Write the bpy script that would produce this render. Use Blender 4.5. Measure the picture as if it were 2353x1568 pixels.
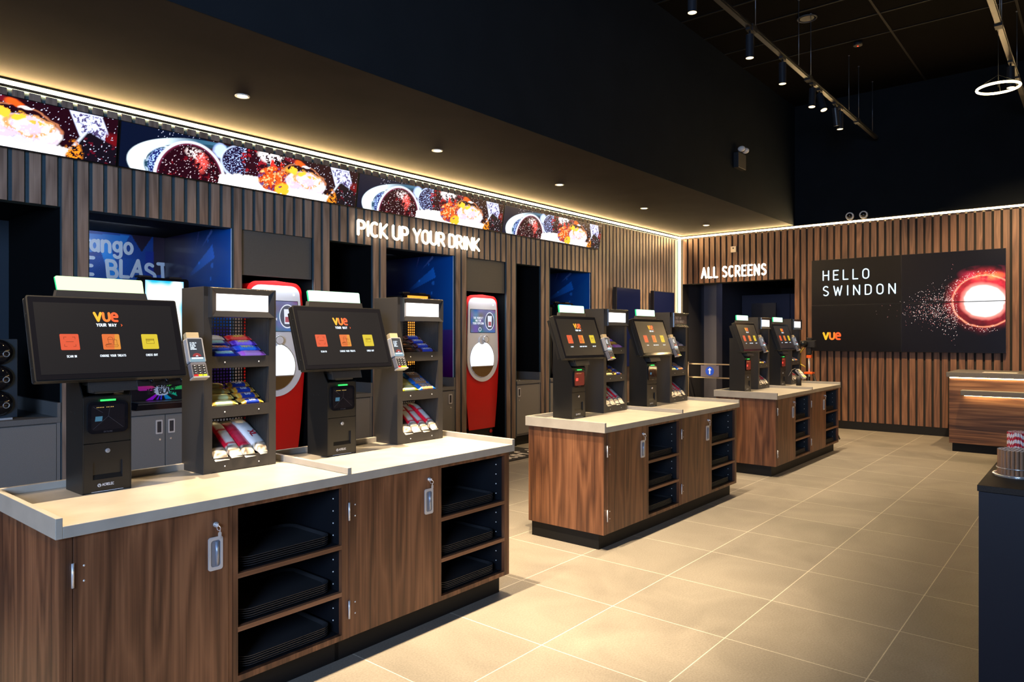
import bpy, bmesh, math, random
import numpy as np
from mathutils import Vector, Matrix
R = math.radians
for o in list(bpy.data.objects): bpy.data.objects.remove(o)
SC = bpy.context.scene
COL = SC.collection
random.seed(4)

# ------------------------------------------------------------------ camera, world, exposure, large lights
cam_d = bpy.data.cameras.new('camera'); cam = bpy.data.objects.new('camera', cam_d); COL.objects.link(cam)
cam.location = (0, 0, 1.39)
cam.rotation_euler = (R(90), 0, R(39.91 - 90))
cam_d.sensor_width = 36; cam_d.lens = 1623.0 * 36 / 2353
cam_d.shift_y = -(784 - 773.4) / 2353
cam_d.clip_start = 0.05; cam_d.clip_end = 100
SC.camera = cam
w = bpy.data.worlds.new('world'); SC.world = w; w.use_nodes = True
w.node_tree.nodes['Background'].inputs[0].default_value = (0.35, 0.55, 1.0, 1)
w.node_tree.nodes['Background'].inputs[1].default_value = 0.004
SC.view_settings.view_transform = 'Standard'; SC.view_settings.look = 'None'
SC.view_settings.exposure = 0.35; SC.view_settings.gamma = 1; SC.view_settings.use_curve_mapping = False

def lamp(kind, name, loc, energy, color, target=None, **kw):
    d = bpy.data.lights.new(name, kind); d.energy = energy; d.color = color
    for k, v in kw.items(): setattr(d, k, v)
    o = bpy.data.objects.new(name, d); COL.objects.link(o); o.location = loc
    if target is not None:
        o.rotation_euler = (Vector(target) - Vector(loc)).to_track_quat('-Z', 'Y').to_euler()
    return o
WARM = (1.0, 0.69, 0.36); WARM2 = (1.0, 0.76, 0.48); COOL = (0.42, 0.63, 1.0)
# added cool fill behind the camera, assumed as daylight; no entrance is built
lamp('AREA', 'assumed_cool_fill', (-3.4, -0.6, 2.5), 175, COOL, target=(1.6, 3.9, 3.3), shape='RECTANGLE', size=2.4, size_y=1.8, spread=R(110))
SPOTS = [(-0.6, 150), (0.95, 850), (2.15, 1250), (3.1, 880), (4.3, 380), (5.22, 400), (6.41, 300), (7.28, 320), (8.25, 290), (9.2, 180)]  # spots nearer than the first modelled lamp are assumed, out of view
for sx, e in SPOTS:
    lamp('SPOT', 'track_spot_light', (sx, 2.5, 3.93), e, WARM2, target=(sx + 0.55, 2.62, 0), spot_size=R(56), spot_blend=0.75, shadow_soft_size=0.03)
for sx in (7.6,):
    lamp('SPOT', 'track_spot_light', (sx, 0.73, 3.93), 110, WARM, target=(sx + 1.6, 0.9, 0), spot_size=R(80), spot_blend=0.7, shadow_soft_size=0.03)
# two of the track spots are aimed at the far wall
lamp('SPOT', 'wall_spot_light', (8.8, 0.73, 3.95), 520, WARM, target=(11.4, 0.7, 1.2), spot_size=R(75), spot_blend=0.8, shadow_soft_size=0.03)
lamp('SPOT', 'wall_spot_light', (8.8, 2.5, 3.95), 230, WARM, target=(11.4, 2.9, 0.9), spot_size=R(70), spot_blend=0.8, shadow_soft_size=0.03)

# ------------------------------------------------------------------ materials
MATS = {}
def base_mat(name):
    m = bpy.data.materials.new(name); m.use_nodes = True
    nt = m.node_tree; b = nt.nodes['Principled BSDF']
    return m, nt, b
def mat(name, col, rough=0.5, metal=0.0, emis=None, es=0.0, var=0.0, vscale=60, bump=0.0, bscale=200, spec=None, trans=0.0, coat=0.0):
    if name in MATS: return MATS[name]
    m, nt, b = base_mat(name)
    b.inputs['Base Color'].default_value = (*col, 1); b.inputs['Roughness'].default_value = rough
    b.inputs['Metallic'].default_value = metal
    if spec is not None: b.inputs['Specular IOR Level'].default_value = spec
    if trans: b.inputs['Transmission Weight'].default_value = trans
    if coat: b.inputs['Coat Weight'].default_value = coat
    if emis: b.inputs['Emission Color'].default_value = (*emis, 1); b.inputs['Emission Strength'].default_value = es
    if var or bump:
        tc = nt.nodes.new('ShaderNodeTexCoord'); n = nt.nodes.new('ShaderNodeTexNoise')
        n.inputs['Scale'].default_value = vscale; n.inputs['Detail'].default_value = 5
        nt.links.new(tc.outputs['Object'], n.inputs['Vector'])
        if var:
            r = nt.nodes.new('ShaderNodeValToRGB')
            r.color_ramp.elements[0].position = 0.3; r.color_ramp.elements[1].position = 0.7
            r.color_ramp.elements[0].color = (*[c * (1 - var) for c in col], 1)
            r.color_ramp.elements[1].color = (*[min(1, c * (1 + var)) for c in col], 1)
            nt.links.new(n.outputs['Fac'], r.inputs[0]); nt.links.new(r.outputs[0], b.inputs['Base Color'])
        if bump:
            n2 = nt.nodes.new('ShaderNodeTexNoise'); n2.inputs['Scale'].default_value = bscale
            nt.links.new(tc.outputs['Object'], n2.inputs['Vector'])
            bp = nt.nodes.new('ShaderNodeBump'); bp.inputs['Strength'].default_value = bump; bp.inputs['Distance'].default_value = 0.002
            nt.links.new(n2.outputs['Fac'], bp.inputs['Height']); nt.links.new(bp.outputs[0], b.inputs['Normal'])
    MATS[name] = m; return m
def emit(name, col, s):
    if name in MATS: return MATS[name]
    m, nt, b = base_mat(name)
    b.inputs['Base Color'].default_value = (0.02, 0.02, 0.02, 1); b.inputs['Roughness'].default_value = 0.35
    b.inputs['Emission Color'].default_value = (*col, 1); b.inputs['Emission Strength'].default_value = s
    MATS[name] = m; return m
def vcol(name, es=0.0, rough=0.4, coat=0.0, gain=1.0):
    """colour from the painted 'Col' attribute; es>0 = a lit screen"""
    if name in MATS: return MATS[name]
    m, nt, b = base_mat(name)
    a = nt.nodes.new('ShaderNodeAttribute'); a.attribute_name = 'Col'
    if es:
        b.inputs['Base Color'].default_value = (0.003, 0.003, 0.004, 1); b.inputs['Specular IOR Level'].default_value = 0.18
        nt.links.new(a.outputs['Color'], b.inputs['Emission Color']); b.inputs['Emission Strength'].default_value = es
    else: nt.links.new(a.outputs['Color'], b.inputs['Base Color'])
    b.inputs['Roughness'].default_value = rough; b.inputs['Coat Weight'].default_value = coat
    MATS[name] = m; return m
def wood(name, dark, mid, light, axis='Z', rough=0.45, slat=None, ring=8.0):
    if name in MATS: return MATS[name]
    m, nt, b = base_mat(name); N = nt.nodes; L = nt.links
    tc = N.new('ShaderNodeTexCoord'); mp = N.new('ShaderNodeMapping')
    L.new(tc.outputs['Object'], mp.inputs['Vector'])
    sc = {'Z': (3.4, 3.4, 0.32), 'Y': (3.2, 0.2, 4.0), 'X': (0.2, 3.4, 3.4)}[axis]
    mp.inputs['Scale'].default_value = sc
    vec = mp.outputs[0]
    if slat:                                   # every slat is cut from another board
        sp = N.new('ShaderNodeSeparateXYZ'); L.new(tc.outputs['Object'], sp.inputs[0])
        sn = N.new('ShaderNodeMath'); sn.operation = 'SNAP'; sn.inputs[1].default_value = 0.1
        ad = N.new('ShaderNodeMath'); ad.operation = 'ADD'; ad.inputs[1].default_value = slat[1]
        L.new(sp.outputs[slat[0]], ad.inputs[0]); L.new(ad.outputs[0], sn.inputs[0])
        wn = N.new('ShaderNodeTexWhiteNoise'); wn.noise_dimensions = '1D'; L.new(sn.outputs[0], wn.inputs['W'])
        sv = N.new('ShaderNodeVectorMath'); sv.operation = 'SCALE'; sv.inputs['Scale'].default_value = 9.0
        L.new(wn.outputs['Color'], sv.inputs[0])
        va = N.new('ShaderNodeVectorMath'); va.operation = 'ADD'; L.new(vec, va.inputs[0]); L.new(sv.outputs[0], va.inputs[1]); vec = va.outputs[0]
    n1 = N.new('ShaderNodeTexNoise'); n1.inputs['Scale'].default_value = 1.6; n1.inputs['Detail'].default_value = 3; n1.inputs['Roughness'].default_value = 0.45
    L.new(vec, n1.inputs['Vector'])
    mu = N.new('ShaderNodeMath'); mu.operation = 'MULTIPLY'; mu.inputs[1].default_value = ring; L.new(n1.outputs['Fac'], mu.inputs[0])
    fr = N.new('ShaderNodeMath'); fr.operation = 'PINGPONG'; fr.inputs[1].default_value = 0.5; L.new(mu.outputs[0], fr.inputs[0])
    mp2 = N.new('ShaderNodeMapping'); L.new(tc.outputs['Object'], mp2.inputs['Vector'])
    mp2.inputs['Scale'].default_value = {'Z': (110, 110, 2.2), 'Y': (110, 2.2, 110), 'X': (2.2, 110, 110)}[axis]
    n2 = N.new('ShaderNodeTexNoise'); n2.inputs['Scale'].default_value = 1.0; n2.inputs['Detail'].default_value = 4; L.new(mp2.outputs[0], n2.inputs['Vector'])
    n3 = N.new('ShaderNodeTexNoise'); n3.inputs['Scale'].default_value = 1.1; n3.inputs['Detail'].default_value = 2; L.new(vec, n3.inputs['Vector'])
    a1 = N.new('ShaderNodeMath'); a1.operation = 'MULTIPLY_ADD'; a1.inputs[1].default_value = 0.50; L.new(fr.outputs[0], a1.inputs[0])
    a2 = N.new('ShaderNodeMath'); a2.operation = 'MULTIPLY'; a2.inputs[1].default_value = 0.44; L.new(n2.outputs['Fac'], a2.inputs[0]); L.new(a2.outputs[0], a1.inputs[2])
    a3 = N.new('ShaderNodeMath'); a3.operation = 'MULTIPLY_ADD'; a3.inputs[1].default_value = 0.55; L.new(n3.outputs['Fac'], a3.inputs[0]); L.new(a1.outputs[0], a3.inputs[2])
    r = N.new('ShaderNodeValToRGB'); e = r.color_ramp.elements
    e[0].position = 0.44; e[0].color = (*dark, 1); e[1].position = 0.84; e[1].color = (*light, 1)
    k = e.new(0.62); k.color = (*mid, 1)
    L.new(a3.outputs[0], r.inputs[0]); L.new(r.outputs[0], b.inputs['Base Color'])
    bp = N.new('ShaderNodeBump'); bp.inputs['Strength'].default_value = 0.12; bp.inputs['Distance'].default_value = 0.002
    L.new(n2.outputs['Fac'], bp.inputs['Height']); L.new(bp.outputs[0], b.inputs['Normal'])
    b.inputs['Roughness'].default_value = rough
    MATS[name] = m; return m

W_CAB = wood('walnut_cabinet', (0.054, 0.020, 0.0095), (0.128, 0.050, 0.022), (0.235, 0.100, 0.045))
W_EDGE = wood('walnut_edging', (0.12, 0.048, 0.022), (0.20, 0.085, 0.040), (0.28, 0.13, 0.065), axis='X', ring=4)
W_SL = wood('walnut_slats_left', (0.135, 0.088, 0.064), (0.215, 0.145, 0.108), (0.31, 0.22, 0.165), slat=('X', -0.0), rough=0.5)
W_SF = wood('walnut_slats_far', (0.085, 0.037, 0.019), (0.145, 0.066, 0.034), (0.225, 0.11, 0.058), slat=('Y', -0.013), rough=0.5)
W_DESK = wood('walnut_desk', (0.055, 0.021, 0.009), (0.18, 0.078, 0.034), (0.34, 0.17, 0.08), axis='Y')

# floor tiles 600 x 600, joints where the photograph has them
def tile_floor():
    m, nt, b = base_mat('stone_floor_tiles'); N = nt.nodes; L = nt.links
    tc = N.new('ShaderNodeTexCoord'); mp = N.new('ShaderNodeMapping'); L.new(tc.outputs['Object'], mp.inputs['Vector'])
    mp.inputs['Location'].default_value = (-2.517 + 6.0, -1.9225 + 6.0, 0)
    br = N.new('ShaderNodeTexBrick'); br.offset = 0.0; br.offset_frequency = 1; br.squash = 1
    br.inputs['Scale'].default_value = 1.0; br.inputs['Brick Width'].default_value = 0.6007; br.inputs['Row Height'].default_value = 0.6015
    br.inputs['Mortar Size'].default_value = 0.0025; br.inputs['Mortar Smooth'].default_value = 0.1; br.inputs['Bias'].default_value = 0.0
    br.inputs['Color1'].default_value = (0.205, 0.187, 0.158, 1); br.inputs['Color2'].default_value = (0.235, 0.213, 0.18, 1)
    br.inputs['Mortar'].default_value = (0.56, 0.52, 0.44, 1)
    L.new(mp.outputs[0], br.inputs['Vector'])
    n1 = N.new('ShaderNodeTexNoise'); n1.inputs['Scale'].default_value = 1.7; n1.inputs['Detail'].default_value = 6; n1.inputs['Distortion'].default_value = 1.6
    L.new(tc.outputs['Object'], n1.inputs['Vector'])
    n2 = N.new('ShaderNodeTexNoise'); n2.inputs['Scale'].default_value = 120; n2.inputs['Detail'].default_value = 2; L.new(tc.outputs['Object'], n2.inputs['Vector'])
    r1 = N.new('ShaderNodeMapRange'); r1.inputs['From Min'].default_value = 0.3; r1.inputs['From Max'].default_value = 0.7; r1.inputs['To Min'].default_value = 0.87; r1.inputs['To Max'].default_value = 1.13; L.new(n1.outputs['Fac'], r1.inputs[0])
    r2 = N.new('ShaderNodeMapRange'); r2.inputs['From Min'].default_value = 0.3; r2.inputs['From Max'].default_value = 0.7; r2.inputs['To Min'].default_value = 0.86; r2.inputs['To Max'].default_value = 1.14; L.new(n2.outputs['Fac'], r2.inputs[0])
    mm = N.new('ShaderNodeMath'); mm.operation = 'MULTIPLY'; L.new(r1.outputs[0], mm.inputs[0]); L.new(r2.outputs[0], mm.inputs[1])
    vm = N.new('ShaderNodeVectorMath'); vm.operation = 'SCALE'; L.new(br.outputs['Color'], vm.inputs[0]); L.new(mm.outputs[0], vm.inputs['Scale'])
    L.new(vm.outputs[0], b.inputs['Base Color'])
    b.inputs['Roughness'].default_value = 0.5
    bp = N.new('ShaderNodeBump'); bp.inputs['Strength'].default_value = 0.15; bp.inputs['Distance'].default_value = 0.002; L.new(br.outputs['Fac'], bp.inputs['Height']); bp.invert = True
    L.new(bp.outputs[0], b.inputs['Normal'])
    return m
M_FLOOR = tile_floor()
M_STONE = mat('worktop_stone', (0.37, 0.34, 0.29), 0.38, var=0.10, vscale=9, bump=0.0)
M_DARKMETAL = mat('charcoal_powder_coat', (0.0075, 0.0072, 0.007), 0.42, var=0.12, vscale=300, bump=0.15, bscale=900)
M_STAND = mat('graphite_powder_coat', (0.030, 0.027, 0.025), 0.45, var=0.12, vscale=300, bump=0.15, bscale=900)
M_BLACK = mat('matt_black', (0.008, 0.008, 0.010), 0.6)
M_BLACKG = mat('gloss_black', (0.006, 0.006, 0.008), 0.08)
M_SCRN = mat('screen_glass', (0.006, 0.006, 0.007), 0.30, spec=.3, emis=(0.55, 0.6, 0.8), es=0.006)
M_INNER = mat('black_cabinet_lining', (0.003, 0.0035, 0.006), 0.55)
M_PLINTH = mat('black_plinth', (0.006, 0.006, 0.0065), 0.6, spec=.25)
M_STEEL = mat('brushed_steel', (0.72, 0.72, 0.74), 0.34, 0.45)
M_CHROME = mat('chrome', (0.85, 0.85, 0.87), 0.2, 0.75)
M_PINS = mat('white_pins', (0.75, 0.75, 0.72), 0.4)
M_TRAY = mat('black_tray_plastic', (0.035, 0.034, 0.036), 0.32)
M_RED = mat('machine_red', (0.72, 0.003, 0.005), 0.35, coat=0.1)
M_WHITE = mat('machine_white', (0.82, 0.83, 0.88), 0.25, coat=0.3)
M_GREYCAB = mat('grey_laminate', (0.19, 0.175, 0.16), 0.5, var=0.14, vscale=260)
M_GREYTOP = mat('grey_worktop', (0.13, 0.125, 0.12), 0.45, var=0.2, vscale=220)
M_BACKING = mat('dark_blue_backing', (0.022, 0.050, 0.068), 0.8, var=0.1, vscale=40)
M_BACKF = mat('black_backing', (0.012, 0.010, 0.009), 0.8)
M_SOFFIT = mat('dark_soffit_paint', (0.030, 0.0235, 0.018), 0.8, spec=0.03, var=0.12, vscale=2.5)
M_DROP = mat('dark_drop_paint', (0.010, 0.0125, 0.0155), 0.8, spec=0.03, var=0.08, vscale=3)
M_CEIL = mat('black_ceiling', (0.0045, 0.004, 0.0038), 0.9, spec=0.03)
M_CEILG = mat('ceiling_grid', (0.014, 0.013, 0.012), 0.6, spec=0.1)
M_RECESS = mat('recess_black', (0.003, 0.0032, 0.0036), 0.8, spec=0.1)
M_PANELG = mat('grey_fascia', (0.085, 0.080, 0.074), 0.6, var=0.12, vscale=250)
M_LED = emit('led_strip_glow', (1.0, 0.68, 0.31), 165.0)
M_LEDV = emit('led_corner_glow', (1.0, 0.76, 0.42), 24.0)
M_NEON = emit('neon_letter_face', (1.0, 0.84, 0.60), 12.0)
M_NEONB = mat('neon_letter_return', (0.50, 0.44, 0.36), 0.4)
M_VID = vcol('display_picture', 1.6, 0.25)
M_VW = vcol('video_wall_picture', 1.6, 0.3)
M_DISPF = mat('display_frame', (0.004, 0.004, 0.005), 0.3)
M_POST = vcol('printed_graphic', 0, 0.35, 0.2)
M_WRAP = vcol('foil_wrapper', 0, 0.28, 0.3)
M_TXTW = emit('screen_text_white', (0.75, 0.87, 1.0), 1.3)
M_ORANGE = emit('screen_orange', (0.80, 0.070, 0.010), 0.75)
M_AMBER = emit('screen_amber', (0.82, 0.15, 0.012), 0.75)
M_AMBERL = emit('screen_amber_light', (0.82, 0.30, 0.015), 0.75)
M_YELLOW = emit('screen_yellow', (0.76, 0.58, 0.006), 0.75)
M_VY = emit('logo_yellow', (1.0, 0.45, 0.01), 1.0)
M_VA = emit('logo_amber', (1.0, 0.20, 0.01), 0.95)
M_VO = emit('logo_orange', (0.95, 0.10, 0.01), 0.85)
M_INK = mat('icon_ink', (0.03, 0.008, 0.003), 0.5)
M_WINK = mat('white_print', (0.65, 0.67, 0.72), 0.5)
M_HEAD = emit('header_light', (1.0, 0.90, 0.84), 3.2)
M_GREEN = emit('green_edge', (0.02, 0.75, 0.20), 1.4)
M_BARL = emit('status_bar_glow', (0.55, 1.0, 0.66), 2.0)
M_BARL1 = emit('status_bar_glow_lime', (0.70, 0.95, 0.48), 1.35)
M_REDL = emit('scanner_red', (1.0, 0.03, 0.02), 3.0)
M_GRNL = emit('scanner_green', (0.03, 0.9, 0.12), 1.5)
M_BULB = emit('warm_bulb', (1.0, 0.80, 0.48), 18.0)
M_RING = emit('ring_glow', (1.0, 0.78, 0.36), 9.0)
M_GOLD = mat('bronze_tray', (0.30, 0.20, 0.09), 0.3, 0.8)

# ------------------------------------------------------------------ mesh builder
class MB:
    def __init__(s): s.v = []; s.f = []; s.mi = []; s.c = {}; s.M = Matrix(); s.sm = []
    def add(s, vs, fs, m=0, smooth=False):
        b = len(s.v); s.v += [tuple(s.M @ Vector(p)) for p in vs]
        for f in fs: s.f.append([b + i for i in f]); s.mi.append(m); s.sm.append(smooth)
        return b
    def box(s, x0, x1, y0, y1, z0, z1, m=0):
        s.add([(x0,y0,z0),(x1,y0,z0),(x1,y1,z0),(x0,y1,z0),(x0,y0,z1),(x1,y0,z1),(x1,y1,z1),(x0,y1,z1)],
              [(0,3,2,1),(4,5,6,7),(0,1,5,4),(1,2,6,5),(2,3,7,6),(3,0,4,7)], m); return s
    def prism(s, poly, axis, c0, c1, m=0, mside=None, mback=None):
        n = len(poly)
        P = {'x': lambda a, b, c: (c, a, b), 'y': lambda a, b, c: (a, c, b), 'z': lambda a, b, c: (a, b, c)}[axis]
        b = len(s.v); s.v += [tuple(s.M @ Vector(P(a, q, c0))) for a, q in poly] + [tuple(s.M @ Vector(P(a, q, c1))) for a, q in poly]
        ms = m if mside is None else mside
        s.f.append([b + i for i in range(n)]); s.mi.append(m); s.sm.append(False)
        s.f.append([b + n + i for i in reversed(range(n))]); s.mi.append(ms if mback is None else mback); s.sm.append(False)
        for i in range(n):
            j = (i + 1) % n; s.f.append([b + i, b + j, b + n + j, b + n + i]); s.mi.append(ms); s.sm.append(False)
        return s
    def cyl(s, p0, p1, r, n=16, m=0, r1=None, caps=True, smooth=True):
        p0 = Vector(p0); p1 = Vector(p1); r1 = r if r1 is None else r1
        d = (p1 - p0).normalized(); a = d.orthogonal().normalized(); c = d.cross(a)
        vs = []
        for p, q in ((p0, r), (p1, r1)):
            for i in range(n):
                t = 2 * math.pi * i / n; vs.append(p + (a * math.cos(t) + c * math.sin(t)) * q)
        b = s.add(vs, [(i, (i + 1) % n, n + (i + 1) % n, n + i) for i in range(n)], m, smooth)
        if caps:
            s.f.append([b + i for i in reversed(range(n))]); s.mi.append(m); s.sm.append(False)
            s.f.append([b + n + i for i in range(n)]); s.mi.append(m); s.sm.append(False)
        return s
    def tube(s, path, r, n=8, m=0):
        for i in range(len(path) - 1):
            s.cyl(path[i], path[i + 1], r, n, m)
            if i: s.ball(path[i], (r, r, r), n, max(4, n // 2), m)
        return s
    def ball(s, c, r, nu=16, nv=10, m=0, top=False):
        vs = []; fs = []
        for j in range(nv + 1):
            ph = math.pi * j / nv * (0.5 if top else 1)
            for i in range(nu):
                t = 2 * math.pi * i / nu
                vs.append((c[0] + r[0] * math.sin(ph) * math.cos(t), c[1] + r[1] * math.sin(ph) * math.sin(t), c[2] + r[2] * math.cos(ph)))
        for j in range(nv):
            for i in range(nu): k = (i + 1) % nu; fs.append((j*nu+i, (j+1)*nu+i, (j+1)*nu+k, j*nu+k))
        s.add(vs, fs, m, True); return s
    def ring(s, c, axis, R0, r, n=40, k=10, m=0):
        vs = []; fs = []
        a = Vector(axis).normalized(); u = a.orthogonal().normalized(); q = a.cross(u); c = Vector(c)
        for i in range(n):
            t = 2 * math.pi * i / n; d = u * math.cos(t) + q * math.sin(t)
            for j in range(k): p = 2 * math.pi * j / k; vs.append(c + d * (R0 + r * math.cos(p)) + a * r * math.sin(p))
        for i in range(n):
            for j in range(k): fs.append((i*k+j, ((i+1)%n)*k+j, ((i+1)%n)*k+(j+1)%k, i*k+(j+1)%k))
        s.add(vs, fs, m, True); return s
    def grid(s, o, du, dv, nx, nz, fn, m=0):
        """painted grid; fn(U,V)->rgb arrays, U,V in 0..1"""
        U, V = np.meshgrid(np.linspace(0, 1, nx), np.linspace(0, 1, nz))
        C = fn(U, V); C = np.stack(C, -1).reshape(-1, 3)
        o = Vector(o); du = Vector(du); dv = Vector(dv)
        pts = [o + du * a + dv * b for a, b in zip(U.ravel(), V.ravel())]
        b = s.add(pts, [(j*nx+i, j*nx+i+1, (j+1)*nx+i+1, (j+1)*nx+i) for j in range(nz-1) for i in range(nx-1)], m)
        for i, c in enumerate(C): s.c[b + i] = tuple(float(max(0, min(1, q))) for q in c)
        return s
    def mesh(s, name, mats):
        me = bpy.data.meshes.new(name); me.from_pydata(s.v, [], s.f)
        for m in mats: me.materials.append(m)
        me.polygons.foreach_set('material_index', s.mi); me.polygons.foreach_set('use_smooth', s.sm)
        if s.c:
            at = me.color_attributes.new('Col', 'FLOAT_COLOR', 'POINT')
            arr = np.ones((len(s.v), 4), np.float32)
            for i, c in s.c.items(): arr[i, :3] = c
            at.data.foreach_set('color', arr.ravel())
        me.update(); return me
    def build(s, name, mats, parent=None, bevel=0, loc=None):
        if not isinstance(mats, (list, tuple)): mats = [mats]
        o = bpy.data.objects.new(name, s.mesh(name, mats)); COL.objects.link(o); o.parent = parent
        if loc is not None: o.location = loc
        if bevel:
            md = o.modifiers.new('bevel', 'BEVEL'); md.width = bevel; md.segments = 2; md.limit_method = 'ANGLE'; md.angle_limit = R(50)
        return o
def rrect(x0, x1, z0, z1, r, n=5):
    p = []
    for cx, cz, a in ((x1-r, z1-r, 0), (x0+r, z1-r, 90), (x0+r, z0+r, 180), (x1-r, z0+r, 270)):
        for i in range(n + 1): t = R(a + 90 * i / n); p.append((cx + r * math.cos(t), cz + r * math.sin(t)))
    return p[::-1]
def ell(cx, cz, rx, rz, n=32, a0=0, a1=360):
    full = (a1 - a0) >= 360
    return [(cx + rx * math.cos(R(a0 + (a1-a0) * i / n)), cz + rz * math.sin(R(a0 + (a1-a0) * i / n))) for i in range(n if full else n + 1)]
def tag(o, label, cat, group=None):
    o['label'] = label; o['category'] = cat
    if group: o['group'] = group
    return o
def thing(name, label, cat, loc=(0,0,0), group=None, rz=0):
    o = bpy.data.objects.new(name, None); COL.objects.link(o); o.location = loc; o.rotation_euler = (0, 0, rz)
    o.empty_display_size = 0.1
    return tag(o, label, cat, group)
def struct(name, mb, mats, parent=None, bevel=0):
    o = mb.build(name, mats, parent, bevel)
    if parent is None: o['kind'] = 'structure'
    return o
def kids(o): return [c for c in bpy.data.objects if c.parent == o]
def dup(root, loc, label, group=None):
    def cp(o, p):
        c = o.copy(); COL.objects.link(c); c.parent = p
        for ch in TREE.get(o.name, []): TREE.setdefault(c.name, []).append(cp(ch, c))
        return c
    TREE = {}
    for o in bpy.data.objects:
        if o.parent: TREE.setdefault(o.parent.name, []).append(o)
    r = cp(root, None); r.location = loc; r['label'] = label
    if group: r['group'] = group
    return r

# ------------------------------------------------------------------ stroke lettering
def arc(cx, cz, rx, rz, a0, a1, n=8): return [(cx + rx * math.cos(R(a0 + (a1-a0) * i / n)), cz + rz * math.sin(R(a0 + (a1-a0) * i / n))) for i in range(n + 1)]
GL = {
 'A': (.62, [[(0,0),(.31,1),(.62,0)], [(.11,.33),(.51,.33)]]),
 'B': (.55, [[(0,0),(0,1)] + arc(.27,.76,.24,.24,90,-90) + [(0,.52)], arc(.28,.26,.26,.26,90,-90) + [(0,0)]]),
 'C': (.55, [arc(.29,.71,.27,.29,50,180) + arc(.29,.29,.27,.29,180,310)]),
 'D': (.56, [[(0,0),(0,1),(.22,1)] + arc(.26,.7,.3,.3,90,0) + arc(.26,.3,.3,.3,0,-90) + [(0,0)]]),
 'E': (.48, [[(.48,1),(0,1),(0,0),(.48,0)], [(0,.52),(.40,.52)]]),
 'F': (.48, [[(.48,1),(0,1),(0,0)], [(0,.52),(.40,.52)]]),
 'G': (.56, [arc(.29,.71,.27,.29,50,180) + arc(.29,.29,.27,.29,180,360) + [(.56,.46),(.34,.46)]]),
 'H': (.56, [[(0,0),(0,1)], [(.56,0),(.56,1)], [(0,.52),(.56,.52)]]),
 'I': (.06, [[(.03,0),(.03,1)]]),
 'K': (.55, [[(0,0),(0,1)], [(.52,1),(.04,.48),(.55,0)]]),
 'L': (.46, [[(0,1),(0,0),(.46,0)]]),
 'M': (.7, [[(0,0),(0,1),(.35,.4),(.7,1),(.7,0)]]),
 'N': (.58, [[(0,0),(0,1),(.58,0),(.58,1)]]),
 'O': (.56, [arc(.28,.71,.28,.29,0,180) + arc(.28,.29,.28,.29,180,360) + [(.56,.71)]]),
 'P': (.54, [[(0,0),(0,1),(.24,1)] + arc(.26,.73,.27,.27,90,-90) + [(0,.46)]]),
 'R': (.55, [[(0,0),(0,1),(.24,1)] + arc(.26,.73,.27,.27,90,-90) + [(0,.46)], [(.26,.46),(.55,0)]]),
 'S': (.54, [arc(.28,.74,.25,.26,40,200) + [(.45,.42)] + arc(.27,.26,.26,.26,20,-140)]),
 'T': (.56, [[(0,1),(.56,1)], [(.28,1),(.28,0)]]),
 'U': (.56, [[(0,1),(0,.3)] + arc(.28,.29,.28,.29,180,360) + [(.56,1)]]),
 'V': (.6, [[(0,1),(.3,0),(.6,1)]]),
 'W': (.8, [[(0,1),(.2,0),(.4,.85),(.6,0),(.8,1)]]),
 'X': (.56, [[(0,0),(.56,1)], [(0,1),(.56,0)]]),
 'Y': (.6, [[(0,1),(.3,.48),(.6,1)], [(.3,.48),(.3,0)]]),
 '>': (.3, [[(0,.85),(.3,.5),(0,.15)]]),
 '?': (.45, [arc(.22,.75,.2,.23,170,-60) + [(.22,.3)], [(.22,.02),(.22,.03)]]),
 '-': (.3, [[(0,.45),(.3,.45)]]), '.': (.06, [[(.03,0),(.03,.01)]]), "'": (.06, [[(.03,1),(.03,.8)]]),
 'a': (.48, [arc(.24,.3,.22,.28,0,360,12), [(.47,.6),(.47,0)]]),
 'n': (.46, [[(0,0),(0,.6)], arc(.23,.36,.23,.24,180,0) + [(.46,0)]]),
 'g': (.48, [arc(.24,.34,.22,.25,0,360,12), [(.47,.6),(.47,-.05)] + arc(.25,-.08,.22,.2,0,-150)]),
 'o': (.48, [arc(.24,.3,.24,.3,0,360,12)]),
 'c': (.42, [arc(.24,.3,.22,.3,50,310,10)]), 'l': (.1, [[(0,1),(.03,.05),(.1,0)]]),
 'v': (.6, [[(0,.72),(.3,0),(.6,.72)]]), 'u': (.56, [[(0,.72),(0,.28)] + arc(.28,.28,.28,.28,180,360) + [(.56,.72)]]),
 'e': (.56, [[(.02,.38),(.54,.38),(.54,.46)] + arc(.28,.44,.27,.28,5,180) + arc(.28,.28,.27,.28,180,270) + [(.50,.0)]]),
}
def text_width(t, h, xs, gap): return sum((GL[c][0] * xs if c != ' ' else .35 * xs) * h + gap * h for c in t) - gap * h
RC = [0]
def ribbon(mb, pts, wd, y, m):
    hw = wd / 2; y0 = y
    for i, (a, b) in enumerate(pts):
        RC[0] += 1; y = y0 - (RC[0] % 60) * 1.2e-5
        mb.add([(a + hw * math.cos(k * math.pi / 4), y, b + hw * math.sin(k * math.pi / 4)) for k in range(8)], [tuple(range(8))], m)
        if i:
            p, q = pts[i-1]; dx, dz = a - p, b - q; l = math.hypot(dx, dz) or 1e-6; nx, nz = -dz / l * hw, dx / l * hw
            y -= .6e-5
            mb.add([(p+nx, y, q+nz), (p-nx, y, q-nz), (a-nx, y, b-nz), (a+nx, y, b+nz)], [(0,1,2,3)], m)
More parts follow.
